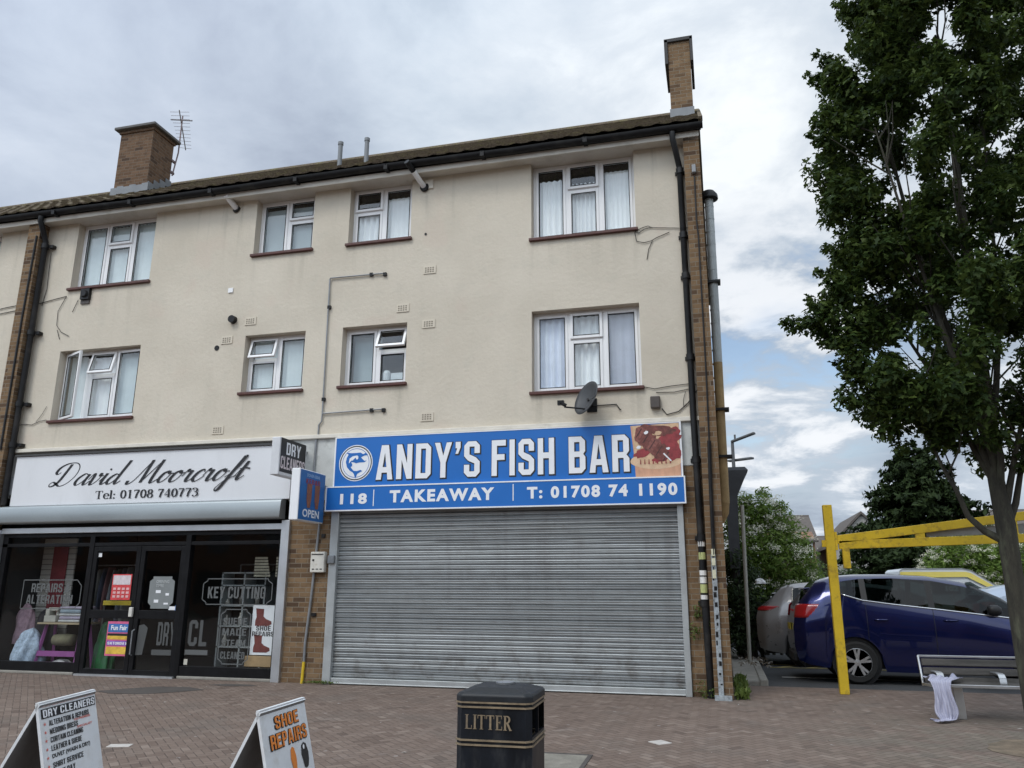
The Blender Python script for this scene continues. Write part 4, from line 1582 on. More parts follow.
# leaping fish: curved back, open jaws to the right, tail at the foot
fish = em([(.72, .42), (.50, .40), (.30, .30), (.52, .10), (.66, .12), (.52, .02), (.20, .02), (.02, -.02), (-.12, .04), (-.28, .06), (-.20, -.08), (-.22, -.18), (-.30, -.22), (-.20, -.34), (-.10, -.44), (.10, -.46), (.30, -.40), (.42, -.46), (.22, -.56), (.12, -.62), (.02, -.88), (-.08, -.62), (-.16, -.52), (-.34, -.42), (-.52, -.22), (-.60, .06), (-.56, .30), (-.46, .48), (-.60, .60), (-.30, .56), (0, .56), (.26, .58), (.42, .48), (.60, .56)])
shape([fish], bluesign, -.106, sg, 'fish_emblem')
shape([em([(-.42, -.02), (-.38, .26), (-.2, .38), (.06, .42), (.20, .34), (.10, .2), (-.08, .14), (-.26, .14)])], whitep, -.1075, sg, 'fish_emblem')
shape([em([(.12, .34), (.2, .38), (.25, .30), (.18, .24)])], bluesign, -.109, sg, 'fish_emblem')
shape([em([(-.18, .16), (-.02, .30), (.06, .16), (-.06, .10)])], bluesign, -.109, sg, 'fish_emblem')

# printed food picture at the sign's right end
px0, px1, pz0, pz1 = -1.21, -.505, 3.115, 3.925
pic = lambda pts: [(px0 + x * (px1 - px0), pz0 + z * (pz1 - pz0)) for x, z in pts]


def blob(cx, cz, rx, rz, rot=0, n=22, jit=.12, seed=0):
    g_ = np.random.default_rng(seed)
    o = []
    for a in np.linspace(0, 2 * math.pi, n, endpoint=False):
        k = 1 + jit * (g_.random() - .5) * 2
        x, z = rx * k * math.cos(a), rz * k * math.sin(a)
        o.append((cx + x * math.cos(rot) - z * math.sin(rot), cz + x * math.sin(rot) + z * math.cos(rot)))
    return o


meat = plain('printed_meat', (.16, .045, .035), .5, .55, scale=22)
meat2 = plain('printed_meat_light', (.22, .075, .06), .5, .5, scale=25)
redv = plain('printed_red_veg', (.27, .035, .04), .5, .35, scale=14)
creamv = plain('printed_bread', (.62, .42, .26), .5, .25, scale=12)
platep = plain('printed_plate', (.66, .46, .30), .5, .15, scale=8)
tab = plain('printed_table', (.60, .33, .21), .5, .15, scale=6, stretch=(3, 1, 1))
shape([pic([(-.04, .98), (1, 1), (1, 0), (.04, 0), (.02, .4)])], tab, -.103, sg, 'food_picture')
shape([pic(blob(.5, .30, .56, .16, 0, 30, .02, 2))], platep, -.1042, sg, 'food_picture')
shape([pic([(.0, .98), (1, 1), (1, .32), (.8, .24), (.5, .22), (.2, .26), (.03, .42)])], creamv, -.1050, sg, 'food_picture')
for i, (cx, cz, rx, rz) in enumerate(((.78, .68, .24, .14), (.85, .48, .17, .2), (.2, .45, .18, .09), (.62, .36, .2, .08), (.9, .82, .12, .1))):
    shape([pic(blob(cx, cz, rx, rz, .3, 18, .2, 10 + i))], redv, -.1058 - .0004 * i, sg, 'food_picture')
shape([pic(blob(.55, .88, .42, .10, -.1, 20, .2, 20))], meat, -.1082, sg, 'food_picture')
for i, (cx, cz) in enumerate(((.2, .78), (.34, .68), (.48, .56), (.60, .44))):
    shape([pic(blob(cx, cz, .17, .17, .5, 18, .18, 30 + i))], meat if i % 2 else meat2, -.109 - .0005 * i, sg, 'food_picture')
for i, (cx, cz, r_) in enumerate(((.12, .56, .05), (.55, .82, .07), (.75, .52, .04), (.3, .84, .05))):
    shape([pic(blob(cx, cz, r_, r_ * .6, .2, 12, .2, 50 + i))], whitep if i != 1 else creamv, -.1115, sg, 'food_picture')
shape([pic([(.64, .42), (.66, .44), (.82, .29), (.79, .28)])], whitep, -.112, sg, 'food_picture')
for i in range(9):
    t_ = i / 8
    cx, cz = .14 + .56 * t_, .84 - .46 * t_
    dx, dz = .075, .085
    shape([pic([(cx - dx, cz - dz), (cx - dx + .02, cz - dz - .01), (cx + dx, cz + dz - .01), (cx + dx - .02, cz + dz)])], meat if i % 2 else plain('printed_char', (.07, .022, .02), .5, .3, scale=20), -.1113, sg, 'food_picture')
for i in range(8):
    x = .14 + i * .09
    shape([pic([(x, .24), (x + .03, .24), (x + .02, .33), (x + .01, .33)])], redv, -.1118, sg, 'food_picture')

tb = thing('shop_sign', 'long white fascia board with black script name over the dry cleaner window', 'sign', (-10, -.03, 2.93))
mb = MB()
mb.box(-12.84, -7.02, -.10, .025, 2.935, 3.865)
rel(mb.build('panel', whitesign, bevel=.006), tb)
mb = MB()
mb.box(-12.86, -7.02, -.13, .02, 3.868, 3.90)
rel(mb.build('edge_trim', plain('dark_top_trim', (.05, .05, .05), .6, .2)), tb)
rel(put2d('lettering', script2d(), blackprint, None, (-12.02, -.10, 3.10), XF, ZF, 4.22, .62), tb)
rel(put2d('lettering', serif2d('Tel: 01708 740773'), blackprint, None, (-10.95, -.10, 3.02), XF, ZF, 2.16, .155), tb)
mb = MB()
mb.box(-13.03, -12.86, -.06, -.0, 3.15, 3.5)
rel(mb.build('end_box', plasg), tb)

# projecting signs: the faces look along the street
ps = thing('projecting_sign', 'white edged black box sign sticking out above the cleaner corner', 'sign', (-6.8, -.02, 3.28))
mb = MB()
mb.box(-6.89, -6.74, -.98, -.12, 3.22, 3.83)
rel(mb.build('box', plain('aged_white_box', (.62, .63, .65), .5, .08), bevel=.012), ps)
mb = MB()
mb.add([(-6.738, -.95, 3.275), (-6.738, -.15, 3.275), (-6.738, -.15, 3.825), (-6.738, -.95, 3.825)], [(0, 1, 2, 3)])
rel(mb.build('face', blackprint), ps)
YF = (0, 1, 0)
rel(put2d('lettering', block2d('DRY'), whitep, None, (-6.738, -.78, 3.57), YF, ZF, .46, .2), ps)
rel(put2d('lettering', block2d('CLEANERS'), plain('pinkish_print', (.66, .58, .60), .5, .1), None, (-6.738, -.93, 3.33), YF, ZF, .76, .2), ps)
mb = MB()
mb.box(-6.82, -6.78, -.14, -.01, 3.35, 3.39)
mb.box(-6.82, -6.78, -.14, -.01, 3.7, 3.74)
rel(mb.build('bracket', steelt), ps)
po = thing('projecting_sign', 'white edged blue OPEN sign with two brown kebabs sticking out over the pier', 'sign', (-6.4, -.02, 2.5))
mb = MB()
mb.box(-6.485, -6.335, -1.0, -.16, 2.50, 3.31)
rel(mb.build('box', whitep, bevel=.012), po)
mb = MB()
mb.add([(-6.332, -.985, 2.515), (-6.332, -.165, 2.515), (-6.332, -.165, 3.295), (-6.332, -.985, 3.295)], [(0, 1, 2, 3)])
rel(mb.build('face', plain('sign_sky_blue', (.02, .13, .36), .45, .25, scale=3)), po)
rel(put2d('lettering', font2d('OPEN', .03, 1.05), whitep, None, (-6.332, -.86, 2.56), YF, ZF, .54, .125), po)
rel(put2d('lettering', font2d('DONER KEBAB', .02), plain('pale_blue_print', (.35, .5, .72), .5, .1), None, (-6.332, -.78, 3.2), YF, ZF, .42, .05), po)
rel(put2d('lettering', block2d('KEBAB'), redv, None, (-6.332, -.80, 3.09), YF, ZF, .46, .08), po)
for c0, seed in ((-.68, 1), (-.42, 2)):
    v, f = loops2d([[(c0 - .085, 3.09), (c0 + .085, 3.09), (c0 + .075, 2.85), (c0 + .045, 2.71), (c0 - .045, 2.71), (c0 - .08, 2.85)]])
    m_ = MB()
    m_.add([(-6.328, p[0], p[1]) for p in v], f)
    rel(m_.build('kebab_print', plain('printed_kebab', (.27, .10, .04), .5, .4, scale=18)), po)
mb = MB()
mb.box(-6.42, -6.37, -.17, -.02, 2.65, 2.69)
mb.box(-6.42, -6.37, -.17, -.02, 3.1, 3.14)
rel(mb.build('bracket', steelt), po)

# small things on the walls ---------------------------------------------
mbx = thing('meter_box', 'small cream metal box on the brick pier beside the roller shutter', 'box', (-6.42, -.02, 1.73))
mb = MB()
mb.box(-6.54, -6.29, -.12, -.022, 1.72, 2.05)
rel(mb.build('case', plain('cream_metal', (.62, .60, .54), .5, .1, dirt=(.35, .28, .2), dirtamt=.5, dscale=9), bevel=.012), mbx)
mb = MB()
mb.box(-6.52, -6.31, -.125, -.118, 2.0, 2.015)
mb.box(-6.50, -6.47, -.128, -.118, 1.90, 1.93)
for k in range(3):
    mb.box(-6.50 + k * .07, -6.46 + k * .07, -.125, -.118, 1.765, 1.78)
rel(mb.build('slot', blackp), mbx)
jb = MB()
jb.box(-.92, -.77, -.09, -.002, 4.18, 4.37)
tag(jb.build('junction_box', brownbox, bevel=.015), 'brown plastic cable box on render left of the downpipe', 'box')

dish = thing('satellite_dish', 'dark grey satellite dish on an arm below the lower right flat window', 'satellite dish', (-1.90, -.02, 4.28))
mb = MB()


def dfn(u, v):
    a = 2 * math.pi * u
    r_ = v
    return (.25 * r_ * math.cos(a), .08 * (1 - r_ * r_), .29 * r_ * math.sin(a))


mb.grid(dfn, 28, 6)
do = mb.build('reflector', dishm, dish, smooth=True, solid=.012)
do.location = (.02, -.32, .06)
do.rotation_euler = (R(-20), R(8), R(-44))
mb = MB()
mb.tube([(.06, .02, .0), (.06, -.12, .02), (.04, -.30, .04)], .02, 8)
mb.box(-.02, .14, .0, .02, -.1, .12)
mb.tube([(.0, -.34, -.12), (-.30, -.46, -.10)], .013, 8)
mb.build('arm', blackp, dish)
mb = MB()
mb.tube([(-.27, -.45, -.08), (-.36, -.485, -.03)], .03, 10)
mb.box(-.40, -.30, -.5, -.44, -.07, -.0)
mb.build('receiver', blackp, dish)

ant = thing('television_aerial', 'thin metal television aerial fixed to the left chimney', 'aerial', (-12.52, 2.8, 11.08))
mb = MB()
mb.tube([(-.06, .0, .25), (.0, .05, .9), (.0, .05, 1.95)], .017, 8)
mb.box(-.09, -.05, -.1, .06, .3, .36)
mb.box(-.08, -.04, -.1, .06, .6, .66)
mb.tube([(-.06, -.03, .33), (-.05, .03, .33)], .02, 6)
mb.build('mast', plain('rusty_mast', (.20, .15, .15), .6, .3, metal=.4, scale=12), ant)
mb = MB()
a0, a1 = Vector((.10, -.22, 1.93)), Vector((-.26, .62, 1.35))
mb.tube([a0, a1], .014, 6)
for k in range(11):
    p = a0.lerp(a1, .06 + .09 * k)
    L_ = .24 - .010 * k
    mb.tube([p + Vector((-L_, -.05, .02)), p + Vector((L_, .05, .0))], .006, 5)
mb.tube([(-.30, .0, 1.86), (.26, .1, 1.80)], .018, 6)
mb.build('yagi_boom', plain('grey_aerial', (.30, .29, .30), .5, .2, metal=.5), ant)

# ------------------------------------------------------------------ posters and what stands in the shop window
def poster(label, x0, x1, z0, z1, y, base, extra=None, cat='poster'):
    m_ = MB()
    m_.box(x0, x1, y, y + .002, z0, z1)
    o = m_.build('poster', base)
    tag(o, label, cat)
    if extra:
        extra(o)
    return o


pink = plain('poster_pink', (.62, .12, .25), .5, .2, scale=10)
redp = plain('poster_red', (.60, .055, .06), .5, .25, scale=14)
yelp = plain('poster_yellow', (.68, .44, .06), .5, .3, scale=12)
purp = plain('poster_purple', (.22, .10, .42), .5, .3, scale=14)
bluep = plain('poster_blue', (.05, .16, .42), .5, .3, scale=14)


def red_extra(o):
    m_ = MB()
    rect2d(m_, -10.44, -10.08, .024, 1.52, 1.68)
    m_.build('print_block', plain('poster_pale', (.62, .55, .57), .5, .2, scale=18), o)
    m_ = MB()
    for r_ in range(3):
        for c_ in range(4):
            rect2d(m_, -10.42 + c_ * .09, -10.36 + c_ * .09, .023, 1.30 + r_ * .065, 1.34 + r_ * .065)
    m_.build('print_block', plain('poster_rose', (.7, .4, .4), .5, .2), o)


poster('red and white poster taped inside the upper pane of the left shop door', -10.46, -10.06, 1.26, 1.70, .027, redp, red_extra)


def fair_extra(o):
    for z0, z1, m_ in ((.36, .48, yelp), (.50, .58, purp), (.60, .66, yelp), (.66, .70, blackprint), (.72, .86, bluep)):
        q = MB()
        rect2d(q, -10.42, -9.97, .024, z0, z1)
        q.build('print_block', m_, o)
    q = put2d('lettering', font2d('Fun Fair', .03), whitep, o, (-10.36, .024, .755), XF, ZF, .33, .08)
    q = put2d('lettering', block2d('SATURDAY'), whitep, o, (-10.40, .024, .515), XF, ZF, .4, .045)


poster('bright pink and yellow event poster in the lower pane of the left shop door', -10.44, -9.95, .33, .90, .027, pink, fair_extra)
v, f = loops2d([[(-9.62, 1.12), (-9.24, 1.12), (-9.24, 1.17), (-9.18, 1.22), (-9.18, 1.58), (-9.24, 1.62), (-9.24, 1.66), (-9.62, 1.66), (-9.62, 1.62), (-9.68, 1.58), (-9.68, 1.22), (-9.62, 1.17)]])
m_ = MB()
m_.add([(p[0], .027, p[1]) for p in v], f)
pq = tag(m_.build('opening_hours_plaque', plain('etched_grey', (.20, .215, .215), .6, .1)), 'grey notched plaque on the upper pane of the right shop door', 'plaque')
put2d('lettering', font2d('OPENING\nTIMES', .02), plain('pale_grey_print', (.42, .44, .44), .6, .1), pq, (-9.55, .027, 1.48), XF, ZF, .26, .12)
mb = MB()
for x, z, w_, h_ in ((-9.54, 1.38, .1, .05), (-9.56, 1.22, .09, .05), (-9.34, 1.34, .07, .04), (-9.36, 1.19, .09, .03)):
    rect2d(mb, x, x + w_, .024, z, z + h_)
mb.build('paper_note', whitep, pq)
mb = MB()
rect2d(mb, -9.25, -9.12, .027, 1.10, 1.16)
rect2d(mb, -9.12, -9.02, .026, 1.09, 1.18, 1)
tag(mb.build('sticker', [whitep, plain('sticker_blue', (.06, .16, .42), .5, .2)]), 'small blue and white sticker low on the right shop door pane', 'sticker')
mb = MB()
rect2d(mb, -10.82, -10.75, .027, 2.0, 2.07)
tag(mb.build('sticker', whitep), 'tiny white square sticker at the top of the left shop door', 'sticker')
mb = MB()
rect2d(mb, -8.86, -8.79, .047, .22, .31)
tag(mb.build('sticker', plain('sticker_cream', (.6, .58, .5), .5, .2)), 'tiny cream sticker at the foot of the right shop window', 'sticker')

bs = thing('boot_poster', 'white shoe repairs board with two brown boots in the right shop window', 'sign', (-7.42, .1, .42))
mb = MB()
mb.box(-7.66, -7.205, .10, .125, .40, 1.19)
rel(mb.build('board', whitep), bs)
bootm = plain('printed_boot', (.16, .035, .03), .5, .3, scale=12)
for z in (.86, .44):
    pts = [(0, .0), (.25, 0), (.31, .03), (.30, .075), (.20, .11), (.15, .15), (.15, .27), (.0, .28), (.02, .14), (.0, .08)]
    v, f = loops2d([[(-7.60 + x, z + q) for x, q in pts]])
    m_ = MB()
    m_.add([(p[0], .097, p[1]) for p in v], f)
    rel(m_.build('boot_print', bootm), bs)
rel(put2d('lettering', block2d('SHOE'), blackprint, None, (-7.57, .10, .80 - .015), XF, ZF, .27, .075), bs)
rel(put2d('lettering', block2d('REPAIRS'), blackprint, None, (-7.64, .10, .725 - .03), XF, ZF, .40, .075), bs)
mb = MB()
mb.box(-7.75, -7.21, .1, .4, .21, .38)
tag(mb.build('wooden_box', plain('pale_plywood', (.36, .24, .12), .7, .2, scale=6), bevel=.01), 'low plywood box under the shoe repairs board', 'box')


def heap(label, mat, cx, cy, z0, rx, ry, rz, name='clothes_pile', cat='clothes', seed=1):
    g_ = np.random.default_rng(seed)
    ph = g_.random(6) * 6

    def fn(u, v):
        a, b = 2 * math.pi * u, math.pi * .5 * v
        k = 1 + .16 * math.sin(3 * a + ph[0] + 4 * v) + .10 * math.sin(7 * a + ph[1] - 9 * v) + .07 * math.sin(13 * v + ph[2] + 2 * a)
        if u == 1:
            a = 0
            k = 1 + .16 * math.sin(ph[0] + 4 * v) + .10 * math.sin(ph[1] - 9 * v) + .07 * math.sin(13 * v + ph[2])
        return (cx + rx * k * math.cos(a) * math.cos(b), cy + ry * k * math.sin(a) * math.cos(b), z0 + rz * (.92 + .08 * k) * math.sin(b))
    m_ = MB().grid(fn, 40, 14)
    return tag(m_.build(name, mat, smooth=True), label, cat)


heap('blue and white patterned laundry bag on the floor at the left of the shop window', plain('laundry_blue', (.34, .42, .52), .9, .5, scale=16), -12.42, .42, .05, .27, .24, .68, 'laundry_bag', 'bag', 3)
heap('pink garments hung low at the left end of the shop window', plain('pink_cloth', (.40, .27, .32), .9, .35, scale=14), -12.80, .62, .45, .2, .15, .72, 'garment', 'clothes', 4)
heap('black garment heaped between the pink clothes and the laundry bag', plain('black_cloth', (.015, .015, .02), .9, .3), -12.42, .72, .05, .26, .2, 1.02, 'garment', 'clothes', 5)
rk = thing('shop_table', 'purple framed table with a pale wooden top in the left shop window', 'table', (-11.75, .55, .04))
mb = MB()
mb.box(-.46, .46, -.25, .25, .78, .81)
mb.build('tabletop', plain('pale_top', (.42, .34, .22), .6, .15), rk)
purple = plain('purple_paint', (.30, .085, .28), .5, .1)
for x in (-.42, .42):
    m_ = MB()
    m_.bar((x * 1.05, -.22, 0), (x * .9, -.1, .78), .045, .045)
    m_.bar((x * 1.05, .22, 0), (x * .9, .1, .78), .045, .045)
    m_.build('leg', purple, rk)
mb = MB()
mb.bar((-.42, -.2, .27), (.42, -.2, .27), .05, .09)
mb.build('stretcher', purple, rk)
mb = MB()
for k, (h, c) in enumerate(((.05, 0), (.06, 1), (.05, 0), (.07, 2), (.05, 1))):
    z = .855 + sum((.05, .06, .05, .07, .05)[:k])
    mb.box(-11.83 + .02 * (k % 2), -11.36 + .03 * (k % 3), .36, .72, z, z + h - .006, c)
tag(mb.build('folded_linen', [plain('linen_white', (.55, .56, .56), .9, .15, scale=10), plain('linen_lilac', (.42, .38, .48), .9, .2, scale=10), plain('linen_blue', (.34, .42, .48), .9, .2, scale=10)], bevel=.02), 'stack of folded white and lilac linen on the right of the purple table', 'linen')
mb = MB()
mb.box(-12.14, -11.88, .36, .56, .855, .97, 0)
mb.box(-12.14, -12.05, .38, .54, .97, 1.08, 0)
mb.box(-12.10, -11.88, .40, .52, 1.05, 1.11, 0)
mb.tube([(-11.93, .46, .97), (-11.93, .46, 1.05)], .03, 8, 0)
tag(mb.build('sewing_machine', plain('ivory_machine', (.48, .47, .42), .5, .15), bevel=.015), 'small ivory sewing machine on the left of the purple table', 'sewing machine')
mb = MB()
mb.lathe([(.0, -.2), (.1, -.2), (.11, 0), (.1, .2), (0, .2)], (-11.75, .5, .54), 'X', 16)
tag(mb.build('cloth_roll', plain('khaki_cloth', (.17, .16, .10), .9, .25, scale=10), smooth=True), 'rolled khaki bundle under the purple table', 'cloth')
heap('white cloth bundle on the floor under the purple table', plain('white_cloth', (.5, .5, .5), .9, .15, scale=10), -11.7, .45, .05, .22, .16, .16, 'cloth_bundle', 'cloth', 8)
mb = MB()
mb.box(-12.97, -12.2, .98, 1.01, .5, 2.4)
tag(mb.build('slatwall_panel', slatb), 'grooved white display panel on the wall behind the left shop window', 'display panel')
mb = MB()
mb.box(-12.70, -12.36, .95, .965, .95, 2.25)
tag(mb.build('hanging_banner', plain('faded_red_cloth', (.26, .05, .06), .8, .2)), 'narrow faded red banner hanging on the grooved white panel', 'banner')
mb = MB()
mb.box(-11.0, -10.35, .5, .75, 1.18, 1.22, 0)
mb.box(-11.0, -10.35, .49, .5, 1.16, 1.24, 1)
mb.box(-11.0, -10.96, .5, .75, .05, 1.18, 0)
mb.box(-10.39, -10.35, .5, .75, .05, 1.18, 0)
tag(mb.build('counter_shelf', [darkin, plain('shelf_yellow', (.55, .42, .04), .5, .1)]), 'dark counter with a yellow shelf edge behind the left shop door', 'counter')
heap('green plastic sack standing behind the lower pane of the left shop door', plain('green_plastic', (.012, .12, .035), .4, .3, scale=8), -10.72, .34, .05, .22, .12, .82, 'sack', 'bag', 9)
mb = MB()
for z in (.45, .8, 1.15, 1.5, 1.72):
    mb.box(-8.75, -7.85, .75, 1.1, z, z + .025)
for x in (-8.75, -8.3, -7.88):
    mb.box(x, x + .03, .75, 1.1, .05, 1.74)
mb.box(-8.75, -7.85, 1.1, 1.12, .05, 1.74, 1)
tag(mb.build('display_cabinet', [plain('cabinet_grey', (.30, .32, .32), .5, .1), darkin]), 'glass fronted grey display cabinet behind the key cutting window', 'cabinet')
g_ = np.random.default_rng(11)
for k in range(15):
    x = -12.15 + .115 * k if k < 8 else -8.75 + .2 * (k - 8)
    tone = [(.16, .17, .20), (.30, .29, .27), (.08, .09, .13), (.24, .12, .12), (.34, .35, .37), (.12, .15, .12)][k % 6]
    m_ = MB()

    def gfn(u, v, x=x, k=k):
        w_ = (.035 + .02 * math.sin(9 * v + k)) * (1 if v < .8 else (1.1 - v) * 3)
        return (x + w_ * math.cos(2 * math.pi * u), 1.55 + .2 * (1 - .5 * v ** 3) * math.sin(2 * math.pi * u), .75 + .02 * (k % 4) + 1.05 * v)
    m_.grid(gfn, 14, 8)
    tag(m_.build('hanging_garment', plain('garment_tone_%d' % k, tone, .9, .2), smooth=True), 'dim garment hanging on a rail deep inside the cleaner shop', 'garment', 'garments hanging inside the shop')
m_ = MB()
m_.tube([(-12.3, 1.55, 1.9), (-11.05, 1.55, 1.9)], .014, 8)
m_.tube([(-12.3, 1.55, .05), (-12.3, 1.55, 1.9)], .014, 8)
m_.tube([(-11.05, 1.55, .05), (-11.05, 1.55, 1.9)], .014, 8)
tag(m_.build('clothes_rail', steelt), 'metal clothes rail behind the left shop window', 'clothes rail')
m_ = MB()
m_.tube([(-8.9, 1.55, 1.9), (-7.1, 1.55, 1.9)], .014, 8)
m_.tube([(-8.9, 1.55, .05), (-8.9, 1.55, 1.9)], .014, 8)
m_.tube([(-7.1, 1.55, .05), (-7.1, 1.55, 1.9)], .014, 8)
tag(m_.build('clothes_rail', steelt), 'metal clothes rail behind the key cutting cabinet', 'clothes rail')
g_ = np.random.default_rng(5)
for k in range(9):
    x, z = -8.68 + .3 * (k % 3) + .04 * g_.random(), (.475, .825, 1.175)[k // 3]
    m_ = MB()
    h = .10 + .12 * g_.random()
    m_.lathe([(0, z), (.04, z), (.045, z + h * .6), (.02, z + h * .8), (.022, z + h), (0, z + h)], (x, .85, 0), n=10)
    c_ = .12 + .4 * g_.random()
    o = m_.build('bottle', plain('bottle_tone_%d' % k, (c_, c_ * .95, c_ * .85), .4, .1), smooth=True)
    tag(o, 'small pale bottle on a shelf of the display cabinet', 'bottle', 'bottles on the cabinet shelves')
mb = MB()
for k in range(2):
    for j in range(7):
        mb.box(-7.95 + k * .42, -7.93 + k * .42 + .30 - .012 * j, .5, .52, 1.66 + .05 * j, 1.68 + .05 * j + .017)
tag(mb.build('key_rack', plain('brass_keys', (.42, .39, .30), .4, .3, metal=.6)), 'two small racks of hanging keys high in the right shop window', 'key rack')

# ------------------------------------------------------------------ pavement boards
def aboard(label, TL, TR, apex_z, front, back, texts):
    TL, TR = Vector((*TL, 0)), Vector((*TR, 0))
    gz = paving_z((TL.y + TR.y) / 2)
    mid = (TL + TR) / 2
    w = (TR - TL).length
    ux = (TR - TL).normalized()
    rz = math.atan2(ux.y, ux.x)
    t = thing('pavement_sign', label, 'sign', (mid.x, mid.y, gz), rz)
    H = apex_z - gz
    wm = plain('board_white_' + str(len(bpy.data.materials)), (.68, .70, .72), .45, .06, scale=3, dirt=(.5, .48, .44), dirtamt=.5, dscale=5)
    ins = plain('board_inside', (.20, .20, .20), .7, .2, scale=4)

    def leaf(sgn, run, nm):
        # local frame: x along the top, -y towards the reader
        top = [Vector((-w / 2, 0, H)), Vector((w / 2, 0, H))]
        n_ = Vector((0, sgn * H, run)).normalized()
        bot = [Vector((-w / 2, sgn * run, 0)), Vector((w / 2, sgn * run, 0))]
        th = .018
        m_ = MB()
        vs = [top[0], top[1], bot[1], bot[0]]
        vs2 = [p - n_ * th for p in vs]
        m_.add(vs + vs2, [(0, 3, 2, 1) if sgn < 0 else (0, 1, 2, 3), (4, 5, 6, 7), (0, 1, 5, 4), (1, 2, 6, 5), (2, 3, 7, 6), (3, 0, 4, 7)], 0)
        m_.m[-5] = 1
        return m_.build(nm, [wm, ins], t), bot[0], (top[0] - bot[0]), n_
    f_, b0, up, n_ = leaf(-1, front, 'front_panel')
    leaf(1, back, 'rear_panel')
    m_ = MB()
    m_.bar((-w / 2, 0.004, H + .002), (w / 2, .004, H + .002), .022, .008)
    m_.build('hinge_strip', wm, t)
    L_ = up.length
    uz = up.normalized()
    for kind, body, x0, x1, d0, d1, mat, lift in texts:
        if kind == 'rect':
            vf = ([(0, 0, 0), (1, 0, 0), (1, 1, 0), (0, 1, 0)], [(0, 1, 2, 3)])
        elif kind == 'block':
            vf = block2d(body)
        elif kind == 'fat':
            vf = block2d(body, off=.035)
        elif kind == 'loop':
            vf = loops2d(body)
        else:
            vf = font2d(body, .03)
        O = b0 + uz * (L_ - d1) + Vector((1, 0, 0)) * x0 * w
        put2d('lettering' if kind not in ('rect', 'loop') else 'print_block', vf, mat, f_, O, (1, 0, 0), uz, (x1 - x0) * w, d1 - d0, lift)
    return t


pinkt = plain('pale_pink_print', (.62, .42, .40), .5, .1)
redt = plain('red_print', (.62, .16, .13), .5, .1)
oran = plain('orange_print', (.72, .22, .03), .5, .1)
T1 = [('font', 'SHIRT SERVICE & TAILORING REPAIRS', .06, .96, .012, .030, pinkt, .003),
      ('rect', '', .03, .98, .040, .100, blackprint, .003), ('block', 'DRY CLEANERS', .05, .96, .047, .093, whitep, .006)]
for k, (ln_, xa, xb) in enumerate((('ALTERATION & REPAIRS', .14, .84), ('WEDDING DRESS', .14, .62), ('CURTAIN CLEANING', .14, .70), ('LEATHER & SUEDE', .14, .66), ('DUVET (WASH & DRY)', .14, .80), ('SHIRT SERVICE', .14, .66), ('SAME DAY', .14, .5))):
    d0 = .118 + .052 * k
    T1.append(('font' if '(' in ln_ else 'block', ln_, xa, xb, d0, d0 + .034, blackprint, .003))
    T1.append(('loop', [[(math.cos(R(90 + 36 * i)) * (1 if i % 2 == 0 else .42), math.sin(R(90 + 36 * i)) * (1 if i % 2 == 0 else .42)) for i in range(10)]],   .05, .095, d0 + .004, d0 + .026, redt, .003))
T1.append(('font', 'ON PREMISES', .56, .86, .152, .166, redt, .003))
T1.append(('font', 'SPECIALIST', .60, .88, .204, .218, redt, .003))
aboard('white dry cleaners pavement board with a black heading and red bullet stars', (-4.30, -7.68), (-4.49, -6.98), .75, .22, .42, T1)
shoe = lambda s_: [[(s_ * x, y) for x, y in ((0, 0), (.12, .05), (.2, .3), (.22, .6), (.14, .95), (.0, 1.05), (-.14, .95), (-.2, .6), (-.14, .3), (-.1, .05))]]
T2 = [('fat', 'SHOE', .26, .80, .052, .135, blackprint, .003), ('block', 'SHOE', .275, .785, .055, .129, oran, .006),
      ('fat', 'REPAIRS', .12, .94, .152, .245, blackprint, .003), ('block', 'REPAIRS', .135, .925, .155, .238, oran, .006),
      ('loop', shoe(1), .50, .62, .262, .42, oran, .003), ('loop', shoe(1), .74, .90, .262, .42, blackprint, .003),
      ('loop', [disc(0, 0, 1, 14)], .78, .82, .275, .305, whitep, .006)]
aboard('white shoe repairs pavement board with bold orange lettering', (-2.76, -7.60), (-2.81, -6.96), .75, .22, .42, T2)

# ------------------------------------------------------------------ litter bin
bz = paving_z(-7.1)
bn = thing('litter_bin', 'square black litter bin with gold bands in the foreground', 'litter bin', (-1.40, -7.0, bz), R(2))
HB = .875 - bz


def oct(hw, c, z, yo=0):
    return [(-hw + c, -hw, z), (hw - c, -hw, z), (hw, -hw + c, z), (hw, hw - c, z), (hw - c, hw, z), (-hw + c, hw, z), (-hw, hw - c, z), (-hw, -hw + c, z)]


q = .234
mb = MB()
mb.rings([oct(q * .93, .035, .0), oct(q * .93, .035, .06), oct(q, .035, .10), oct(q, .035, HB - .30)])
mb.build('body', binm, bn)
mb = MB()
# hood: solid front, left and rear, open slots at the sides
zl, zh = HB - .30, HB - .075
L1 = oct(q, .035, zl)
L2 = oct(q, .035, zh)
mb.add(L1 + L2, [(0, 1, 9, 8), (1, 2, 10, 9), (3, 4, 12, 11), (4, 5, 13, 12), (5, 6, 14, 13), (7, 0, 8, 15)])
for sx__ in (1, -1):
    mb.box(*(sorted((sx__ * q, sx__ * (q - .02)))), -.20, .20, zl, zl + .035)
    mb.box(*(sorted((sx__ * q, sx__ * (q - .02)))), -.20, .20, zh - .03, zh)
    mb.box(*(sorted((sx__ * q, sx__ * (q - .02)))), -.005, .005, zl + .035, zh - .03)
mb.build('hood', binm, bn)
mb = MB()
mb.box(-.19, .19, -.19, .19, zl - .05, zl + .02)
mb.box(-.02, .02, -.19, .19, zl, zh)
mb.build('liner', plain('bin_liner_dark', (.015, .015, .015), .8, .2), bn)
mb = MB()
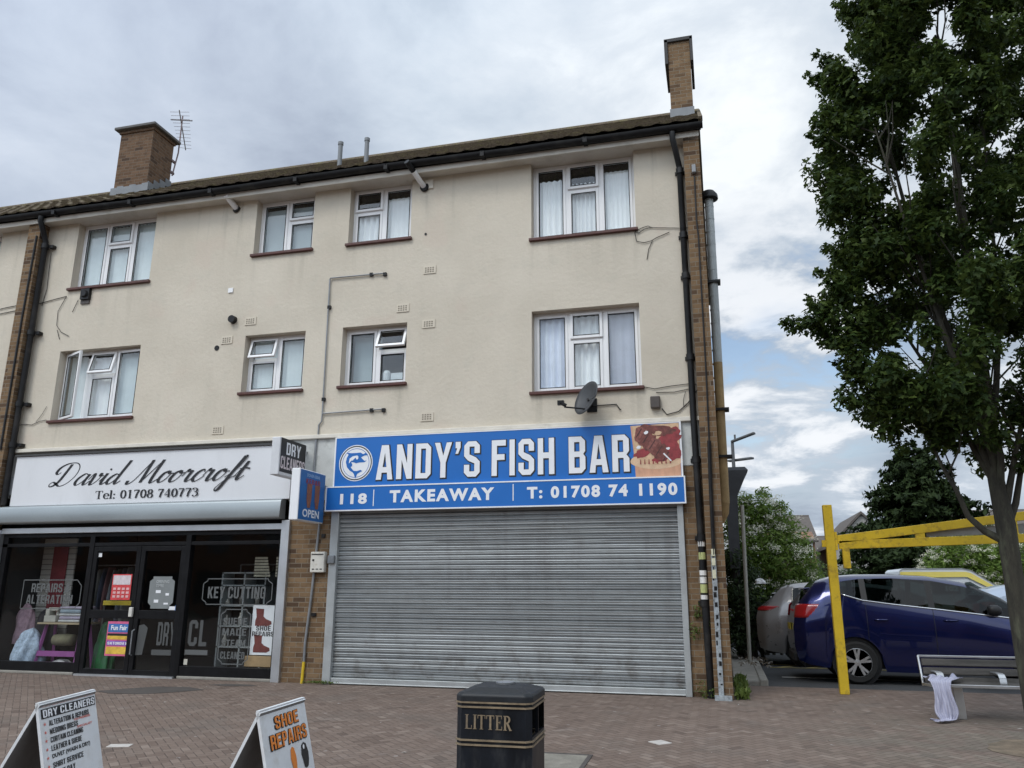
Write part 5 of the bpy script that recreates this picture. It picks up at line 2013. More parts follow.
mb.rings([oct(q * 1.03, .04, zh + .004), oct(q * 1.03, .04, zh + .042), oct(q * .98, .04, zh + .056), oct(q * .62, .03, zh + .082)])
mb.build('lid', plain('lid_dull_black', (.014, .016, .019), .5, .35, scale=6, spec=.35), bn, bevel=.006)
mb = MB()
mb.lathe([(0, 0), (.06, 0), (.062, .012), (.0, .016)], (0.01, .05, zh + .083), n=18)
mb.build('ash_plate', steel, bn)
for zz in (zh - .008, zl + .004):
    mb = MB()
    mb.rings([oct(q * 1.035, .04, zz + .006), oct(q * 1.035, .04, zz + .016)], cap=True)
    mb.rings([oct(q * 1.035, .04, zz - .020), oct(q * 1.035, .04, zz - .010)], cap=True)
    mb.build('gold_band', gold, bn)
put2d('lettering', serif2d('LITTER', .16, .07), gold, bn, (-.175, -q, zl + .075), XF, ZF, .295, .085, .003)

# ------------------------------------------------------------------ bench with the cloth on it
be = thing('bench', 'timber slat bench with a steel frame beside the street tree', 'bench', (3.12, -1.12, 0), R(1.0))
LB = 1.64
x0, x1 = -LB / 2, LB / 2
for z, y in ((.40, .20), (.505, .235), (.605, .27)):
    m_ = MB()
    m_.bar((x0 + .03, y, z), (x1 - .03, y, z), .032, .085, up=(0, .32, 1))
    m_.build('back_slat', wood, be, bevel=.008)
for y in (-.18, -.08, .02, .12):
    m_ = MB()
    m_.bar((x0 + .03, y, .385), (x1 - .03, y, .385), .085, .03)
    m_.build('seat_slat', wood, be, bevel=.008)
mb = MB()
mb.bar((x0, .29, .675), (x1, .29, .675), .035, .025)
mb.bar((x0, -.235, .385), (x1, -.235, .385), .02, .035)
for x in (x0, x1):
    mb.bar((x, .29, .68), (x, .17, .34), .02, .04, up=(0, 1, 0))
    mb.bar((x, .17, .36), (x, -.235, .385), .02, .03)
mb.build('frame', steel, be, bevel=.004)
for x in (x0 + .14, 0.0 - .02, x1 - .16):
    m_ = MB()
    pts = [(x, .2, .51), (x, .0, .515), (x, -.07, .505), (x, -.11, .47), (x, -.12, .42), (x, -.12, .39)]
    for a, b in zip(pts[:-1], pts[1:]):
        m_.bar(a, b, .075, .012, up=(0, 1, .3))
    m_.build('armrest', steel, be, bevel=.003)
for x in (x0 + .32, x1 - .32):
    m_ = MB()
    m_.rings([[(x - .05, -.10, 0), (x + .05, -.10, 0), (x + .05, .0, 0), (x - .05, .0, 0)], [(x - .075, -.12, .37), (x + .035, -.12, .37), (x + .035, .05, .37), (x - .075, .05, .37)]])
    m_.build('leg', steel, be, bevel=.01)
# striped cloth draped over the front edge, its end on the ground
path = [(.13, .425), (.02, .43), (-.12, .432), (-.20, .44), (-.262, .425), (-.285, .34), (-.29, .22), (-.295, .10), (-.31, .03), (-.37, .016), (-.42, .012)]


def cfn(u, v):
    k = v * (len(path) - 1)
    i = min(int(k), len(path) - 2)
    f_ = k - i
    y = path[i][0] * (1 - f_) + path[i + 1][0] * f_
    z = path[i][1] * (1 - f_) + path[i + 1][1] * f_
    hang = min(1, max(0, (v - .32) / .3))
    foot = max(0, (v - .84) / .16)
    wid = .28 - .13 * hang + .10 * foot + .16 * max(0, (.32 - v) / .32)
    nz = mnoise.noise(Vector((u * 3.2, v * 2.0, 1.7)))
    nz2 = mnoise.noise(Vector((u * 7.5, v * 5.0, 4.2)))
    nz3 = mnoise.noise(Vector((u * 15, v * 13, 9.1)))
    fold = .06 * nz + .032 * nz2 + .012 * nz3
    xx = (u - .5) * wid + .018 * math.sin(v * 9 + 2 * u) - .13 * foot + .16 * max(0, (.3 - v)) + .02 * math.sin(11 * v) * (u - .5) * 4 * hang
    ragged = .03 * math.sin(u * 6 + 1) * foot
    if v > .3:
        return (xx, y - abs(fold) * 1.25 * hang - .01 - .05 * foot * u, z + abs(fold) * foot * .9 + .006 + ragged * .3)
    return (xx + .05, y, z + .012 + abs(fold) * 1.1)


mb = MB().grid(cfn, 44, 40)
clo = mb.build('draped_cloth', clothm, smooth=True, solid=.004)
uvl = clo.data.uv_layers.new(name='UVMap')
vc = [((i // 41) / 44, (i % 41) / 40) for i in range(45 * 41)]
for lp in clo.data.loops:
    uvl.data[lp.index].uv = vc[lp.vertex_index]
clo.location = (2.405, -1.13, .0)
tag(clo, 'pale lavender blue cloth draped over the left end of the bench', 'cloth')

# ------------------------------------------------------------------ yellow height barrier
hb = thing('height_barrier', 'yellow steel height barrier across the car park entrance', 'barrier', (1.62, .92, 0))
mb = MB()
mb.box(-.065, .065, -.065, .065, 0, 2.73)
mb.build('post', yellow, hb, bevel=.008)
mb = MB()
mb.bar((.06, 0, 2.20), (4.2, 0, 2.70), .07, .125)
mb.bar((.12, 0, 2.125), (4.2, 0, 2.24), .07, .125)
for x in (1.26, 2.5, 3.6):
    mb.bar((x, 0, 2.14 + .028 * x), (x, 0, 2.20 + .12 * x), .06, .13, up=(1, 0, 0))
mb.build('arm', yellow, hb, bevel=.006)
mb = MB()
mb.bar((.21, 0, 1.78), (.21, 0, 2.16), .08, .10, up=(1, 0, 0))
mb.build('stop_bar', yellow, hb, bevel=.006)
mb = MB()
mb.box(-.12, -.065, -.03, .03, 2.1, 2.2)
mb.box(.06, .1, -.05, .05, 2.05, 2.32)
mb.build('hinge_plate', yellow, hb)
mb = MB()
mb.add([(1.36, .045, 2.235), (4.0, .045, 2.31), (4.0, .045, 2.50), (1.36, .045, 2.325)] + [(1.36, .06, 2.235), (4.0, .06, 2.31), (4.0, .06, 2.50), (1.36, .06, 2.325)], [(0, 1, 2, 3), (7, 6, 5, 4), (0, 4, 5, 1), (1, 5, 6, 2), (2, 6, 7, 3), (3, 7, 4, 0)])
mb.build('warning_plate', plasg, hb)

# ------------------------------------------------------------------ cars
def interp(s, xs_, ys_):
    return float(np.interp(s, xs_, ys_))


def car(name, label, paint, loc, rz, spec, cat='car', group=None):
    t = thing(name, label, cat, loc, rz, group)
    S = spec
    L = S['L']
    ks = S['s']
    ns = int(L / .045)
    st = [L * i / ns for i in range(ns + 1)]
    arches = S['wheels']
    Ra = S['arch']
    wr = S['wr']
    rows = 8

    def ring(s):
        P = []
        for zk, wk in (('zlow', 'wlow'), ('zmid', 'wway'), ('zwaist', 'wway'), ('zbelt', 'wbelt'), ('zgt', 'wgt'), ('zroof', 'wroof')):
            z = interp(s, ks, S[zk])
            w = interp(s, ks, S[wk])
            if zk == 'zmid':
                w *= .985
            P.append([s, w, z])
        P.append([s, P[-1][1] * .5, P[-1][2] + .022])
        P.append([s, 0, P[-1][2] + .008])
        sh = S['shift']
        for i, p in enumerate(P):
            if s < .9:
                p[0] = s + sh[min(i, len(sh) - 1)] * (1 - s / .9) ** 1.2
            if s > L - .9:
                p[0] = p[0] - S['fshift'][min(i, len(S['fshift']) - 1)] * (1 - (L - s) / .9) ** 2
        for c_ in arches:
            if abs(s - c_) < Ra:
                zz = wr + math.sqrt(Ra * Ra - (s - c_) ** 2)
                for i in range(3):
                    if P[i][2] < zz + .012 * i:
                        P[i][2] = zz + .012 * i
        return P
    body, gl, trim = MB(), MB(), MB()
    R_ = [ring(s) for s in st]
    body_v = []
    for sgn in (-1, 1):
        for P in R_:
            body_v += [(p[0], sgn * p[1], p[2]) for p in P]
    n1 = len(R_) * rows

    def idx(side, k, i):
        return side * n1 + k * rows + i
    bf, gf, tf = [], [], []
    for side in (0, 1):
        for k in range(ns):
            sm = (st[k] + st[k + 1]) / 2
            for i in range(rows - 1):
                q_ = (idx(side, k, i), idx(side, k + 1, i), idx(side, k + 1, i + 1), idx(side, k, i + 1))
                if side:
                    q_ = q_[::-1]
                where = bf
                if i == 3:
                    if any(a < sm < b for a, b in S['windows']):
                        where = gf
                    elif S['windows'][0][0] - .02 < sm < S['windows'][-1][1]:
                        where = tf
                if i in (4, 5, 6) and S['screen'][0] < sm < S['screen'][1]:
                    where = gf
                where.append(q_)
    for k, flip in ((0, False), (ns, True)):
        for i in range(rows - 1):
            q_ = (idx(0, k, i), idx(0, k, i + 1), idx(1, k, i + 1), idx(1, k, i))
            if flip:
                q_ = q_[::-1]
            if i in (3, 4) and k == 0:
                gf.append(q_)
            else:
                bf.append(q_)

    def sub(faces):
        used = sorted({i for f in faces for i in f})
        mp = {u: j for j, u in enumerate(used)}
        m_ = MB()
        m_.add([body_v[u] for u in used], [tuple(mp[i] for i in f) for f in faces])
        return m_
    sub(bf).build('body', paint, t, autosmooth=38)
    sub(gf).build('window_glass', carglass, t, autosmooth=30)
    if tf:
        sub(tf).build('door_pillar', trimb, t, smooth=True)
    # underside, wheel wells, seats
    m_ = MB()
    m_.box(.15, L - .2, -.6, .6, .22, .34)
    for c_ in arches:
        for sg_ in (-1, 1):
            m_.lathe([(Ra - .01, sg_ * .45), (Ra - .01, sg_ * .82)], (c_, 0, wr), 'Y', 22)
    m_.box(.3, L - 1.0, -.7, .7, .34, .5)
    m_.build('underbody', trimb, t)
    m_ = MB()
    for xx, yy in ((S['seat'], -.38), (S['seat'], .38), (S['seat'] - .85, -.40), (S['seat'] - .85, .40)):
        m_.box(xx - .12, xx + .02, yy - .22, yy + .22, .5, 1.08)
        m_.box(xx - .10, xx - .02, yy - .12, yy + .12, 1.12, 1.30)
        m_.box(xx - .1, xx + .45, yy - .24, yy + .24, .45, .62)
    m_.box(S['seat'] + .75, S['seat'] + 1.2, -.65, .65, .6, .98)
    m_.build('seats', plain('seat_cloth', (.05, .05, .055), .9, .2), t, bevel=.04)
    for c_ in arches:
        for sg_ in (-1, 1):
            w_ = MB()
            o_ = (c_, sg_ * (S['track']), wr)
            sgn = sg_
            w_.lathe([(wr * .66, -.10), (wr * .9, -.105), (wr * .985, -.08), (wr, -.04), (wr, .04), (wr * .985, .08), (wr * .9, .105), (wr * .66, .10)], o_, 'Y', 30)
            wo = w_.build('wheel', tyre, t, autosmooth=45)
            w_ = MB()
            yo = sg_ * .075
            w_.lathe([(wr * .67, yo + sg_ * .025), (wr * .655, yo + sg_ * .03), (wr * .60, yo), (wr * .60, yo - sg_ * .06)], o_, 'Y', 30, 0)
            for k in range(5):
                a = 2 * math.pi * k / 5 + .3
                for da in (-.17, .17):
                    p0 = (o_[0] + wr * .12 * math.cos(a), o_[1] + yo + sg_ * .012, o_[2] + wr * .12 * math.sin(a))
                    p1 = (o_[0] + wr * .63 * math.cos(a + da), o_[1] + yo + sg_ * .016, o_[2] + wr * .63 * math.sin(a + da))
                    w_.bar(p0, p1, wr * .11, .03, 0, up=(0, 1, 0))
            w_.lathe([(0, yo + sg_ * .035), (wr * .15, yo + sg_ * .03), (wr * .19, yo)], o_, 'Y', 16, 0)
            w_.lathe([(wr * .66, yo - sg_ * .05), (0, yo - sg_ * .05)], o_, 'Y', 24, 1)
            w_.build('rim', [rim if S.get('brightrim') else plain('dark_rim', (.05, .05, .055), .4, .2, metal=.5), trimb], wo, autosmooth=40)

    def onside(s, z, out=.004, side=-1):
        P = ring(s)
        for i in range(len(P) - 1):
            if P[i][2] <= z <= P[i + 1][2]:
                f_ = (z - P[i][2]) / max(1e-6, P[i + 1][2] - P[i][2])
                return Vector((P[i][0] * (1 - f_) + P[i + 1][0] * f_, side * ((P[i][1] * (1 - f_) + P[i + 1][1] * f_) + out), z))
        return Vector((s, side * (P[0][1] + out), z))
    # belt strip along the foot of the side glass
    for side in (-1, 1):
        pts = [onside(s, interp(s, ks, S['zbelt']) + .003, .008, side) for s in np.arange(S['windows'][0][0], S['windows'][-1][1] + .3, .08)]
        MB().tube(pts, .012, 6).build('belt_strip', chrome if S.get('chrome') else trimb, t, smooth=True)
        for hs in S['handles']:
            h_ = MB()
            h_.tube([onside(hs - .1, S['hz'], .006, side), onside(hs - .07, S['hz'], .032, side), onside(hs + .07, S['hz'], .032, side), onside(hs + .1, S['hz'], .006, side)], .014, 8)
            h_.build('door_handle', paint, t, smooth=True)
        mr = MB()
        ms = S['mirror']
        mp_ = onside(ms, interp(ms, ks, S['zbelt']) + .09, .10, side)
        mr.lathe([(0, -.1), (.06, -.095), (.09, -.04), (.085, .05), (.04, .1), (0, .105)], tuple(mp_), 'X', 14)
        mr.build('wing_mirror', trimb, t, smooth=True)
        # door shut lines
        for ds in S['doors']:
            dl = MB()
            pts = [onside(ds, z, .0015, side) for z in np.arange(interp(ds, ks, S['zlow']) + .08, interp(ds, ks, S['zbelt']), .06)]
            if len(pts) > 1:
                dl.tube(pts, .005, 4).build('door_seam', trimb, t)
        # rear lamp wrapping round the corner
        lm = MB()
        prs = S['lamp']
        n_ = 8
        rowsl = []
        for zz in np.linspace(prs[1], prs[2], 6):
            k_ = (zz - prs[1]) / (prs[2] - prs[1])
            ln2 = prs[0] * (.6 + .7 * k_ * (1 - .2 * k_))
            row = []
            for q2 in range(n_ + 1):
                s2 = .0 + ln2 * q2 / n_
                row.append(onside(s2, zz, .012 * math.sin(math.pi * min(1, .15 + q2 / n_)), side))
            inner = row[0].copy()
            inner.y -= side * .22
            inner.x -= .006
            rowsl.append([inner] + row)
        lm.rings(rowsl, closed=False, cap=False)
        lm.build('tail_lamp', redlamp, t, smooth=True, solid=.01)
    bp = MB()
    pz = interp(0, ks, S['zlow'])
    bp.box(.0 - .02, .06, -.5, .5, pz - .04, pz + .10)
    bp.build('bumper', trimb, t, bevel=.02)
    pl_ = MB()
    x_ = S['shift'][2] - .012
    pl_.box(x_ - .01, x_, -.26, .26, S['pz'], S['pz'] + .11)
    pl_.build('number_plate', plate, t)
    if S.get('spoiler'):
        sp = MB()
        p_ = R_[0][5]
        sp.rings([[(p_[0] - .12, y, p_[2] - .02), (p_[0] + .25, y, p_[2] + .012 + .01), (p_[0] + .25, y, p_[2] - .03), (p_[0] - .10, y, p_[2] - .045)] for y in (-.52, 0, .52)])
        sp.build('spoiler', paint, t, bevel=.01)
    return t


MPV = dict(L=4.45, s=[0, .15, .45, .74, 1.1, 1.6, 2.2, 2.7, 3.2, 3.6, 4.0, 4.3, 4.45],
           zlow=[.34, .28, .24, .22, .20, .19, .19, .19, .19, .2, .22, .26, .32],
           zmid=[.55, .52, .48, .46, .45, .45, .45, .45, .45, .46, .47, .48, .5],
           zwaist=[.86, .90, .93, .95, .94, .92, .90, .88, .85, .82, .76, .66, .58],
           zbelt=[1.20, 1.24, 1.32, 1.41, 1.30, 1.235, 1.17, 1.11, 1.05, 1.0, .88, .74, .62],
           zgt=[1.40, 1.50, 1.56, 1.60, 1.65, 1.66, 1.62, 1.52, 1.30, 1.05, .90, .755, .63],
           zroof=[1.52, 1.60, 1.645, 1.68, 1.705, 1.71, 1.68, 1.59, 1.36, 1.08, .92, .77, .64],
           wlow=[.70, .80, .85, .86, .86, .86, .86, .86, .86, .86, .84, .76, .58],
           wway=[.74, .86, .90, .91, .915, .915, .915, .915, .915, .91, .89, .80, .60],
           wbelt=[.68, .80, .85, .86, .865, .87, .87, .87, .86, .82, .76, .66, .5],
           wgt=[.60, .66, .69, .70, .70, .70, .70, .70, .72, .76, .72, .62, .46],
           wroof=[.54, .58, .60, .61, .61, .61, .61, .61, .62, .66, .64, .54, .40],
           shift=[.05, .0, .0, .06, .24, .34, .36, .36], fshift=[.0, .0, .0, .0, .0],
           wheels=(.93, 3.58), arch=.39, wr=.33, track=.80, windows=[(.78, 1.10), (1.18, 2.08), (2.20, 3.25)], screen=(2.72, 3.48),
           handles=(1.35, 2.38), hz=1.0, mirror=3.02, doors=(1.14, 2.14, 3.30), lamp=(.40, 1.02, 1.24), pz=.80, seat=2.15, chrome=True, brightrim=True, spoiler=True)
car('parked_car', 'dark blue family car with silver alloy wheels behind the yellow post', vehblue, (1.11, 3.24, -.005), R(0), MPV)
SUV = dict(MPV)
SUV.update(zbelt=[1.10, 1.12, 1.15, 1.18, 1.18, 1.16, 1.14, 1.12, 1.08, 1.04, .98, .86, .74],
           zwaist=[.92, .95, .96, .96, .96, .95, .94, .93, .92, .90, .84, .74, .66],
           zgt=[1.30, 1.38, 1.44, 1.50, 1.53, 1.54, 1.52, 1.46, 1.28, 1.10, 1.0, .88, .75],
           zroof=[1.42, 1.50, 1.55, 1.58, 1.60, 1.60, 1.58, 1.52, 1.34, 1.13, 1.02, .90, .77],
           shift=[.04, .0, .0, .05, .32, .46, .5, .5], arch=.43, wr=.37, windows=[(.7, 1.05), (1.14, 2.08), (2.18, 3.2)], lamp=(.42, 1.06, 1.15), chrome=False, brightrim=False)
car('parked_car', 'grey metallic sport utility car tucked behind the blue car beside the shrub', vehgrey, (.62, 6.1, -.005), R(0), SUV)
HAT = dict(MPV)
HAT.update(zgt=[z * .92 for z in MPV['zgt']], zroof=[z * .92 for z in MPV['zroof']], chrome=False, brightrim=False)
car('parked_car', 'white car showing its roof and windows beyond the blue car bonnet', vehwhite, (5.9, 9.0, -.005), R(0), HAT)
car('parked_car', 'pale blue car partly hidden between the van and the blue car', vehlight, (4.9, 7.2, -.005), R(0), HAT)
car('parked_car', 'silver car glimpsed between the shrub and the grey car', vehwhite, (.2, 14.0, -.005), R(-70), HAT)

# van: tall box with a sloping nose
vn = thing('van', 'white high roof van with a yellow roof band parked at the back', 'van', (4.55, 12.3, -.005))
side = [(0, .35), (0, 1.95), (.08, 2.02), (1.55, 2.02), (1.75, 1.97), (2.45, 1.48), (3.1, 1.22), (3.3, 1.05), (3.35, .4), (3.0, .3), (.2, .3)]
mb = MB()
loops = []
for y, kx in ((-.92, .0), (-.96, 1), (.96, 1), (.92, .0)):
    cx_, cz_ = 1.7, 1.1
    loops.append([(cx_ + (x - cx_) * (1 if kx else .98), y, cz_ + (z - cz_) * (1 if kx else .98)) for x, z in side])
mb.rings(loops)
mb.build('body', vehwhite, vn, bevel=.02)
for y in (-.965, .965):
    mb = MB()
    mb.add([(.03, y, 1.78), (.03, y, 1.93), (1.60, y, 1.93), (1.72, y, 1.90), (2.30, y, 1.52), (2.12, y, 1.52), (1.62, y, 1.80)], [(0, 1, 2, 3, 4, 5, 6)])
    mb.build('yellow_band', vehyel, vn)
mb = MB()
for y in (-.968, .968):
    mb.add([(.75, y, 1.38), (.75, y, 1.68), (1.42, y, 1.68), (1.42, y, 1.38)], [(0, 1, 2, 3)])
    mb.add([(1.55, y, 1.34), (1.55, y, 1.66), (1.68, y, 1.68), (2.15, y, 1.38)], [(0, 1, 2, 3)])
mb.add([(1.80, -.8, 1.955), (2.42, -.82, 1.515), (2.42, .82, 1.515), (1.80, .8, 1.955)], [(0, 1, 2, 3)])
mb.build('window_glass', carglass, vn)
put2d('lettering', font2d('102', .04), whitep, vn, (1.08, -.972, 1.44), XF, ZF, .30, .13)
for x in (.6, 2.7):
    for y in (-.85, .85):
        m_ = MB()
        m_.lathe([(.2, -.1), (.3, -.1), (.33, -.05), (.33, .05), (.3, .1), (.2, .1)], (x, y, .33), 'Y', 22)
        m_.build('wheel', tyre, vn, autosmooth=40)

# ------------------------------------------------------------------ leaves
def leaf_mesh(name, centers, normals, size, mat, parent=None, shape='oak', jitter=.45, kind=None, droop=0.0):
    n = len(centers)
    C_ = np.asarray(centers)
    N_ = np.asarray(normals) + rng.normal(0, .55, (n, 3))
    N_ /= np.linalg.norm(N_, axis=1)[:, None]
    A_ = rng.normal(0, 1, (n, 3))
    A_[:, 2] -= droop
    A_ -= N_ * (A_ * N_).sum(1)[:, None]
    A_ /= np.linalg.norm(A_, axis=1)[:, None]
    B_ = np.cross(N_, A_)
    s_ = size * (1 + jitter * rng.uniform(-1, 1, n))[:, None]
    if shape == 'oak':
        pts = [(-.5, 0, 0), (-.2, .17, .04), (-.12, .10, .03), (.12, .32, .05), (.2, .17, .03), (.5, .05, -.06), (.5, -.05, -.06), (.2, -.17, .03), (.12, -.32, .05), (-.12, -.10, .03), (-.2, -.17, .04)]
    elif shape == 'long':
        pts = [(-.5, 0, 0), (-.1, .16, .04), (.5, 0, -.08), (-.1, -.16, .04)]
    elif shape == 'spray':
        pts = [(-.5, -.05, 0), (-.5, .05, 0), (.1, .20, -.03), (.5, .0, -.12), (.1, -.20, -.03)]
    else:
        pts = [(-.5, -.5, 0), (.5, -.5, 0), (.5, .5, 0), (-.5, .5, 0)]
    m = len(pts)
    V = np.empty((n, m, 3))
    for i, (a, b, c) in enumerate(pts):
        V[:, i] = C_ + s_ * (A_ * a + B_ * b + N_ * c)
    me = bpy.data.meshes.new(name)
    me.vertices.add(n * m)
    me.vertices.foreach_set('co', V.ravel())
    me.loops.add(n * m)
    me.loops.foreach_set('vertex_index', np.arange(n * m, dtype=np.int32))
    me.polygons.add(n)
    me.polygons.foreach_set('loop_start', np.arange(0, n * m, m, dtype=np.int32))
    me.materials.append(mat)
    me.update(calc_edges=True)
    me.validate()
    o = bpy.data.objects.new(name, me)
    COL.objects.link(o)
    if parent is not None:
        o.parent = parent
    if kind:
        o['kind'] = kind
    return o


def clump_points(centre, radius, n, sq=(1, 1, 1), shell=.35):
    d_ = rng.normal(0, 1, (n, 3))
    d_ /= np.linalg.norm(d_, axis=1)[:, None]
    r_ = radius * rng.uniform(shell, 1, n) ** .7
    p = np.asarray(centre) + d_ * r_[:, None] * np.asarray(sq)
    return p, d_ * .7 + np.array((0, 0, .7))


# street tree: trunk, ascending limbs, leafy clumps carried by the limbs
TR = thing('street_tree', 'tall dark green street tree rising from a soil pit beside the bench', 'tree', (2.9, -2.9, 0))
TX, TY = 2.9, -2.9
trunk = [(0.0, 0, -.05), (-.02, 0, .3), (-.04, 0, .96), (-.04, 0, 1.62), (-.04, 0, 2.12), (-.06, .02, 2.6), (-.06, .02, 3.1), (-.04, .03, 3.8), (0, .02, 5.0), (.02, 0, 6.4), (0, 0, 8.0)]
mb = MB()
mb.tube(trunk, [.135, .105, .094, .090, .095, .078, .066, .056, .042, .03, .012], 14)
limbs = [
    [(-.06, 0, 1.95), (-.24, .0, 2.06), (-.38, .0, 2.22), (-.45, 0, 2.48), (-.56, 0, 2.75), (-.68, 0, 3.15), (-.85, .05, 3.6)],
    [(-.06, 0, 2.5), (-.2, .05, 2.9), (-.3, .1, 3.2), (-.5, .15, 3.8), (-.8, .2, 4.5), (-1.15, .2, 5.3)],
    [(-.04, 0, 2.2), (.04, -.02, 2.5), (.14, -.03, 2.85), (.35, -.05, 3.5), (.6, -.1, 4.4), (.9, -.1, 5.6)],
    [(-.05, 0, 2.3), (0, .1, 2.7), (.1, .3, 3.3), (.2, .6, 4.2), (.3, .8, 5.4)],
    [(-.05, 0, 2.4), (-.02, -.1, 2.8), (-.1, -.3, 3.4), (-.2, -.55, 4.3), (-.3, -.8, 5.6)],
    [(-.06, 0, 2.8), (-.2, -.1, 3.3), (-.45, -.3, 4.2), (-.7, -.4, 5.4), (-.9, -.45, 6.6)],
    [(-.06, .02, 3.0), (.1, .1, 3.6), (.3, .2, 4.6), (.4, .3, 6.0), (.5, .3, 7.4)],
    [(-.05, .02, 3.4), (-.25, .15, 4.2), (-.45, .3, 5.4), (-.6, .35, 6.9), (-.7, .3, 8.0)],
    [(-.06, 0, 2.6), (-.16, 0, 2.9), (-.26, -.05, 3.3), (-.34, -.05, 3.9), (-.55, -.1, 4.8)],
    [(-.03, 0, 2.1), (.1, .05, 2.35), (.24, .1, 2.8), (.5, .1, 3.4), (.9, .2, 4.2)],
    [(-.04, .02, 4.2), (-.1, -.2, 5.2), (-.12, -.4, 6.4), (-.1, -.4, 7.8)],
]
tips = []
for lb in limbs:
    mb.tube(lb, [max(.008, .042 * (1 - i / len(lb))) for i in range(len(lb))], 8)
    tips.append(lb)
    for k in range(7):
        i = rng.integers(2, len(lb) - 1)
        p = Vector(lb[i]).lerp(Vector(lb[i + 1]), rng.random())
        e = p + Vector((rng.normal(0, .35), rng.normal(0, .35), .45 + .4 * rng.random()))
        mb.tube([p, (p + e) / 2 + Vector((.03, 0, -.04)), e], [.012, .009, .004], 5)
mb.build('trunk', bark, TR, autosmooth=60)
cl = []


def addc(x, z, r, y=0.0, sq=(1, 1, 1), dens=1.0):
    cl.append(((x - TX, y, z), r, sq, dens))


# outline clumps (world x, z) on the street side of the crown, then the body of it
for x, z, r, y in ((2.2, 8.6, .42, 0), (2.35, 8.1, .42, .1), (1.78, 7.55, .30, .1), (1.95, 7.3, .36, -.1), (1.62, 7.05, .26, .0), (1.85, 6.75, .36, .1), (1.5, 6.35, .30, 0),
                   (1.75, 6.1, .38, .1), (1.58, 5.85, .26, -.1), (1.9, 5.6, .36, 0), (2.0, 5.15, .34, .1), (1.58, 4.75, .28, 0), (1.75, 4.5, .34, .1), (1.22, 4.47, .20, 0), (1.0, 4.45, .15, .05), (.90, 4.50, .09, 0),
                   (1.58, 4.2, .30, -.1), (1.62, 3.85, .26, 0), (1.50, 3.55, .20, .05), (1.78, 3.5, .28, .1), (1.84, 3.15, .17, 0), (2.0, 3.35, .26, 0), (2.35, 3.2, .18, -.1), (2.6, 3.35, .2, .1)):
    addc(x, z, r, y)
def crown_rad(z, a):
    base = np.interp(z, [2.8, 3.4, 4.2, 5.5, 7.0, 8.3, 9.5], [.75, 1.05, 1.3, 1.35, 1.3, 1.05, .4])
    left = np.interp(z, [2.9, 3.1, 3.54, 3.87, 4.25, 4.73, 5.07, 5.5, 5.9, 6.4, 6.7, 7.2, 7.7, 8.1, 8.7, 9.5], [.9, 1.1, 1.45, 1.2, 1.48, 1.45, 1.05, 1.3, 1.42, 1.48, 1.2, 1.32, 1.25, .7, .82, .3])
    w = max(0.0, -math.cos(a)) ** .7
    return base * (1 - w) + left * 1.04 * w


for k in range(330):
    z = rng.uniform(2.9, 9.4)
    a = rng.uniform(0, 2 * math.pi)
    q_ = crown_rad(z, a) * math.sqrt(rng.uniform(.12, 1)) - .06
    if z < 3.5 and q_ < .4:
        continue
    addc(TX + .02 + q_ * math.cos(a), z, rng.uniform(.15, .29), q_ * math.sin(a) * 1.05)
for x, z, r in ((3.3, 2.85, .2), (3.5, 3.2, .28), (3.15, 3.25, .22), (3.9, 3.5, .35), (3.05, 2.75, .12), (2.75, 3.0, .12), (2.5, 2.98, .13), (2.3, 3.02, .14), (1.95, 2.98, .12)):
    addc(x, z, r)
for k in range(120):
    z = rng.uniform(3.2, 9.2)
    a = rng.uniform(0, 2 * math.pi)
    rad = crown_rad(z, a) + .03
    for q_ in (0, .1, .2):
        addc(TX + .02 + (rad + q_) * math.cos(a), z + q_ * .9, .15 - .4 * q_, (rad + q_) * math.sin(a), dens=1.2)
CP, CN = [], []
for c_, r_, sq, dn in cl:
    n_ = int(6300 * r_ ** 2.2 * dn)
    p, nn = clump_points(c_, r_, n_, (1, 1, .9), .15)
    CP.append(p)
    CN.append(nn)
leaf_mesh('crown', np.vstack(CP), np.vstack(CN), .08, oak, TR, 'oak')


# ------------------------------------------------------------------ shrubs, trees and houses behind
def shrub(name, label, loc, clumps, mat, size, dens, flowers=0, fl_size=.16, cat='shrub', stems=6, lshape='long', group=None, wmat=None):
    t = thing(name, label, cat, loc, 0, group)
    P_, N_, F_ = [], [], []
    for cx, cy, cz, r_ in clumps:
        n_ = int(dens * r_ ** 2.2)
        p, nn = clump_points((cx, cy, cz), r_, n_, (1, 1, .9), .2)
        P_.append(p)
        N_.append(nn)
        for k in range(int(flowers * r_ * r_)):
            d_ = rng.normal(0, 1, 3)
            d_[2] = abs(d_[2]) * .8
            d_[1] = -abs(d_[1])
            d_ /= np.linalg.norm(d_)
            F_.append(np.array((cx, cy, cz)) + d_ * r_ * 1.02)
    leaf_mesh('foliage', np.vstack(P_), np.vstack(N_), size, mat, t, lshape)
    m_ = MB()
    for k in range(stems):
        c_ = clumps[k % len(clumps)]
        m_.tube([(c_[0] * .3 + .05 * k, c_[1] * .3, -.05), (c_[0] * .7, c_[1] * .7, c_[2] * .55), (c_[0], c_[1], c_[2])], [.04, .03, .012], 6)
    m_.build('stem', bark, t)
    if F_:
        FP, FN = [], []
        for f_ in F_:
            n_ = 46
            q_ = rng.normal(0, 1, (n_, 3)) * np.array((fl_size * .30, fl_size * .18, fl_size * .17))
            FP.append(f_ + q_)
            FN.append(np.tile((0, -.8, .9), (n_, 1)))
        leaf_mesh('blossom', np.vstack(FP), np.vstack(FN), .045, flowerw, t, 'long')
    return t


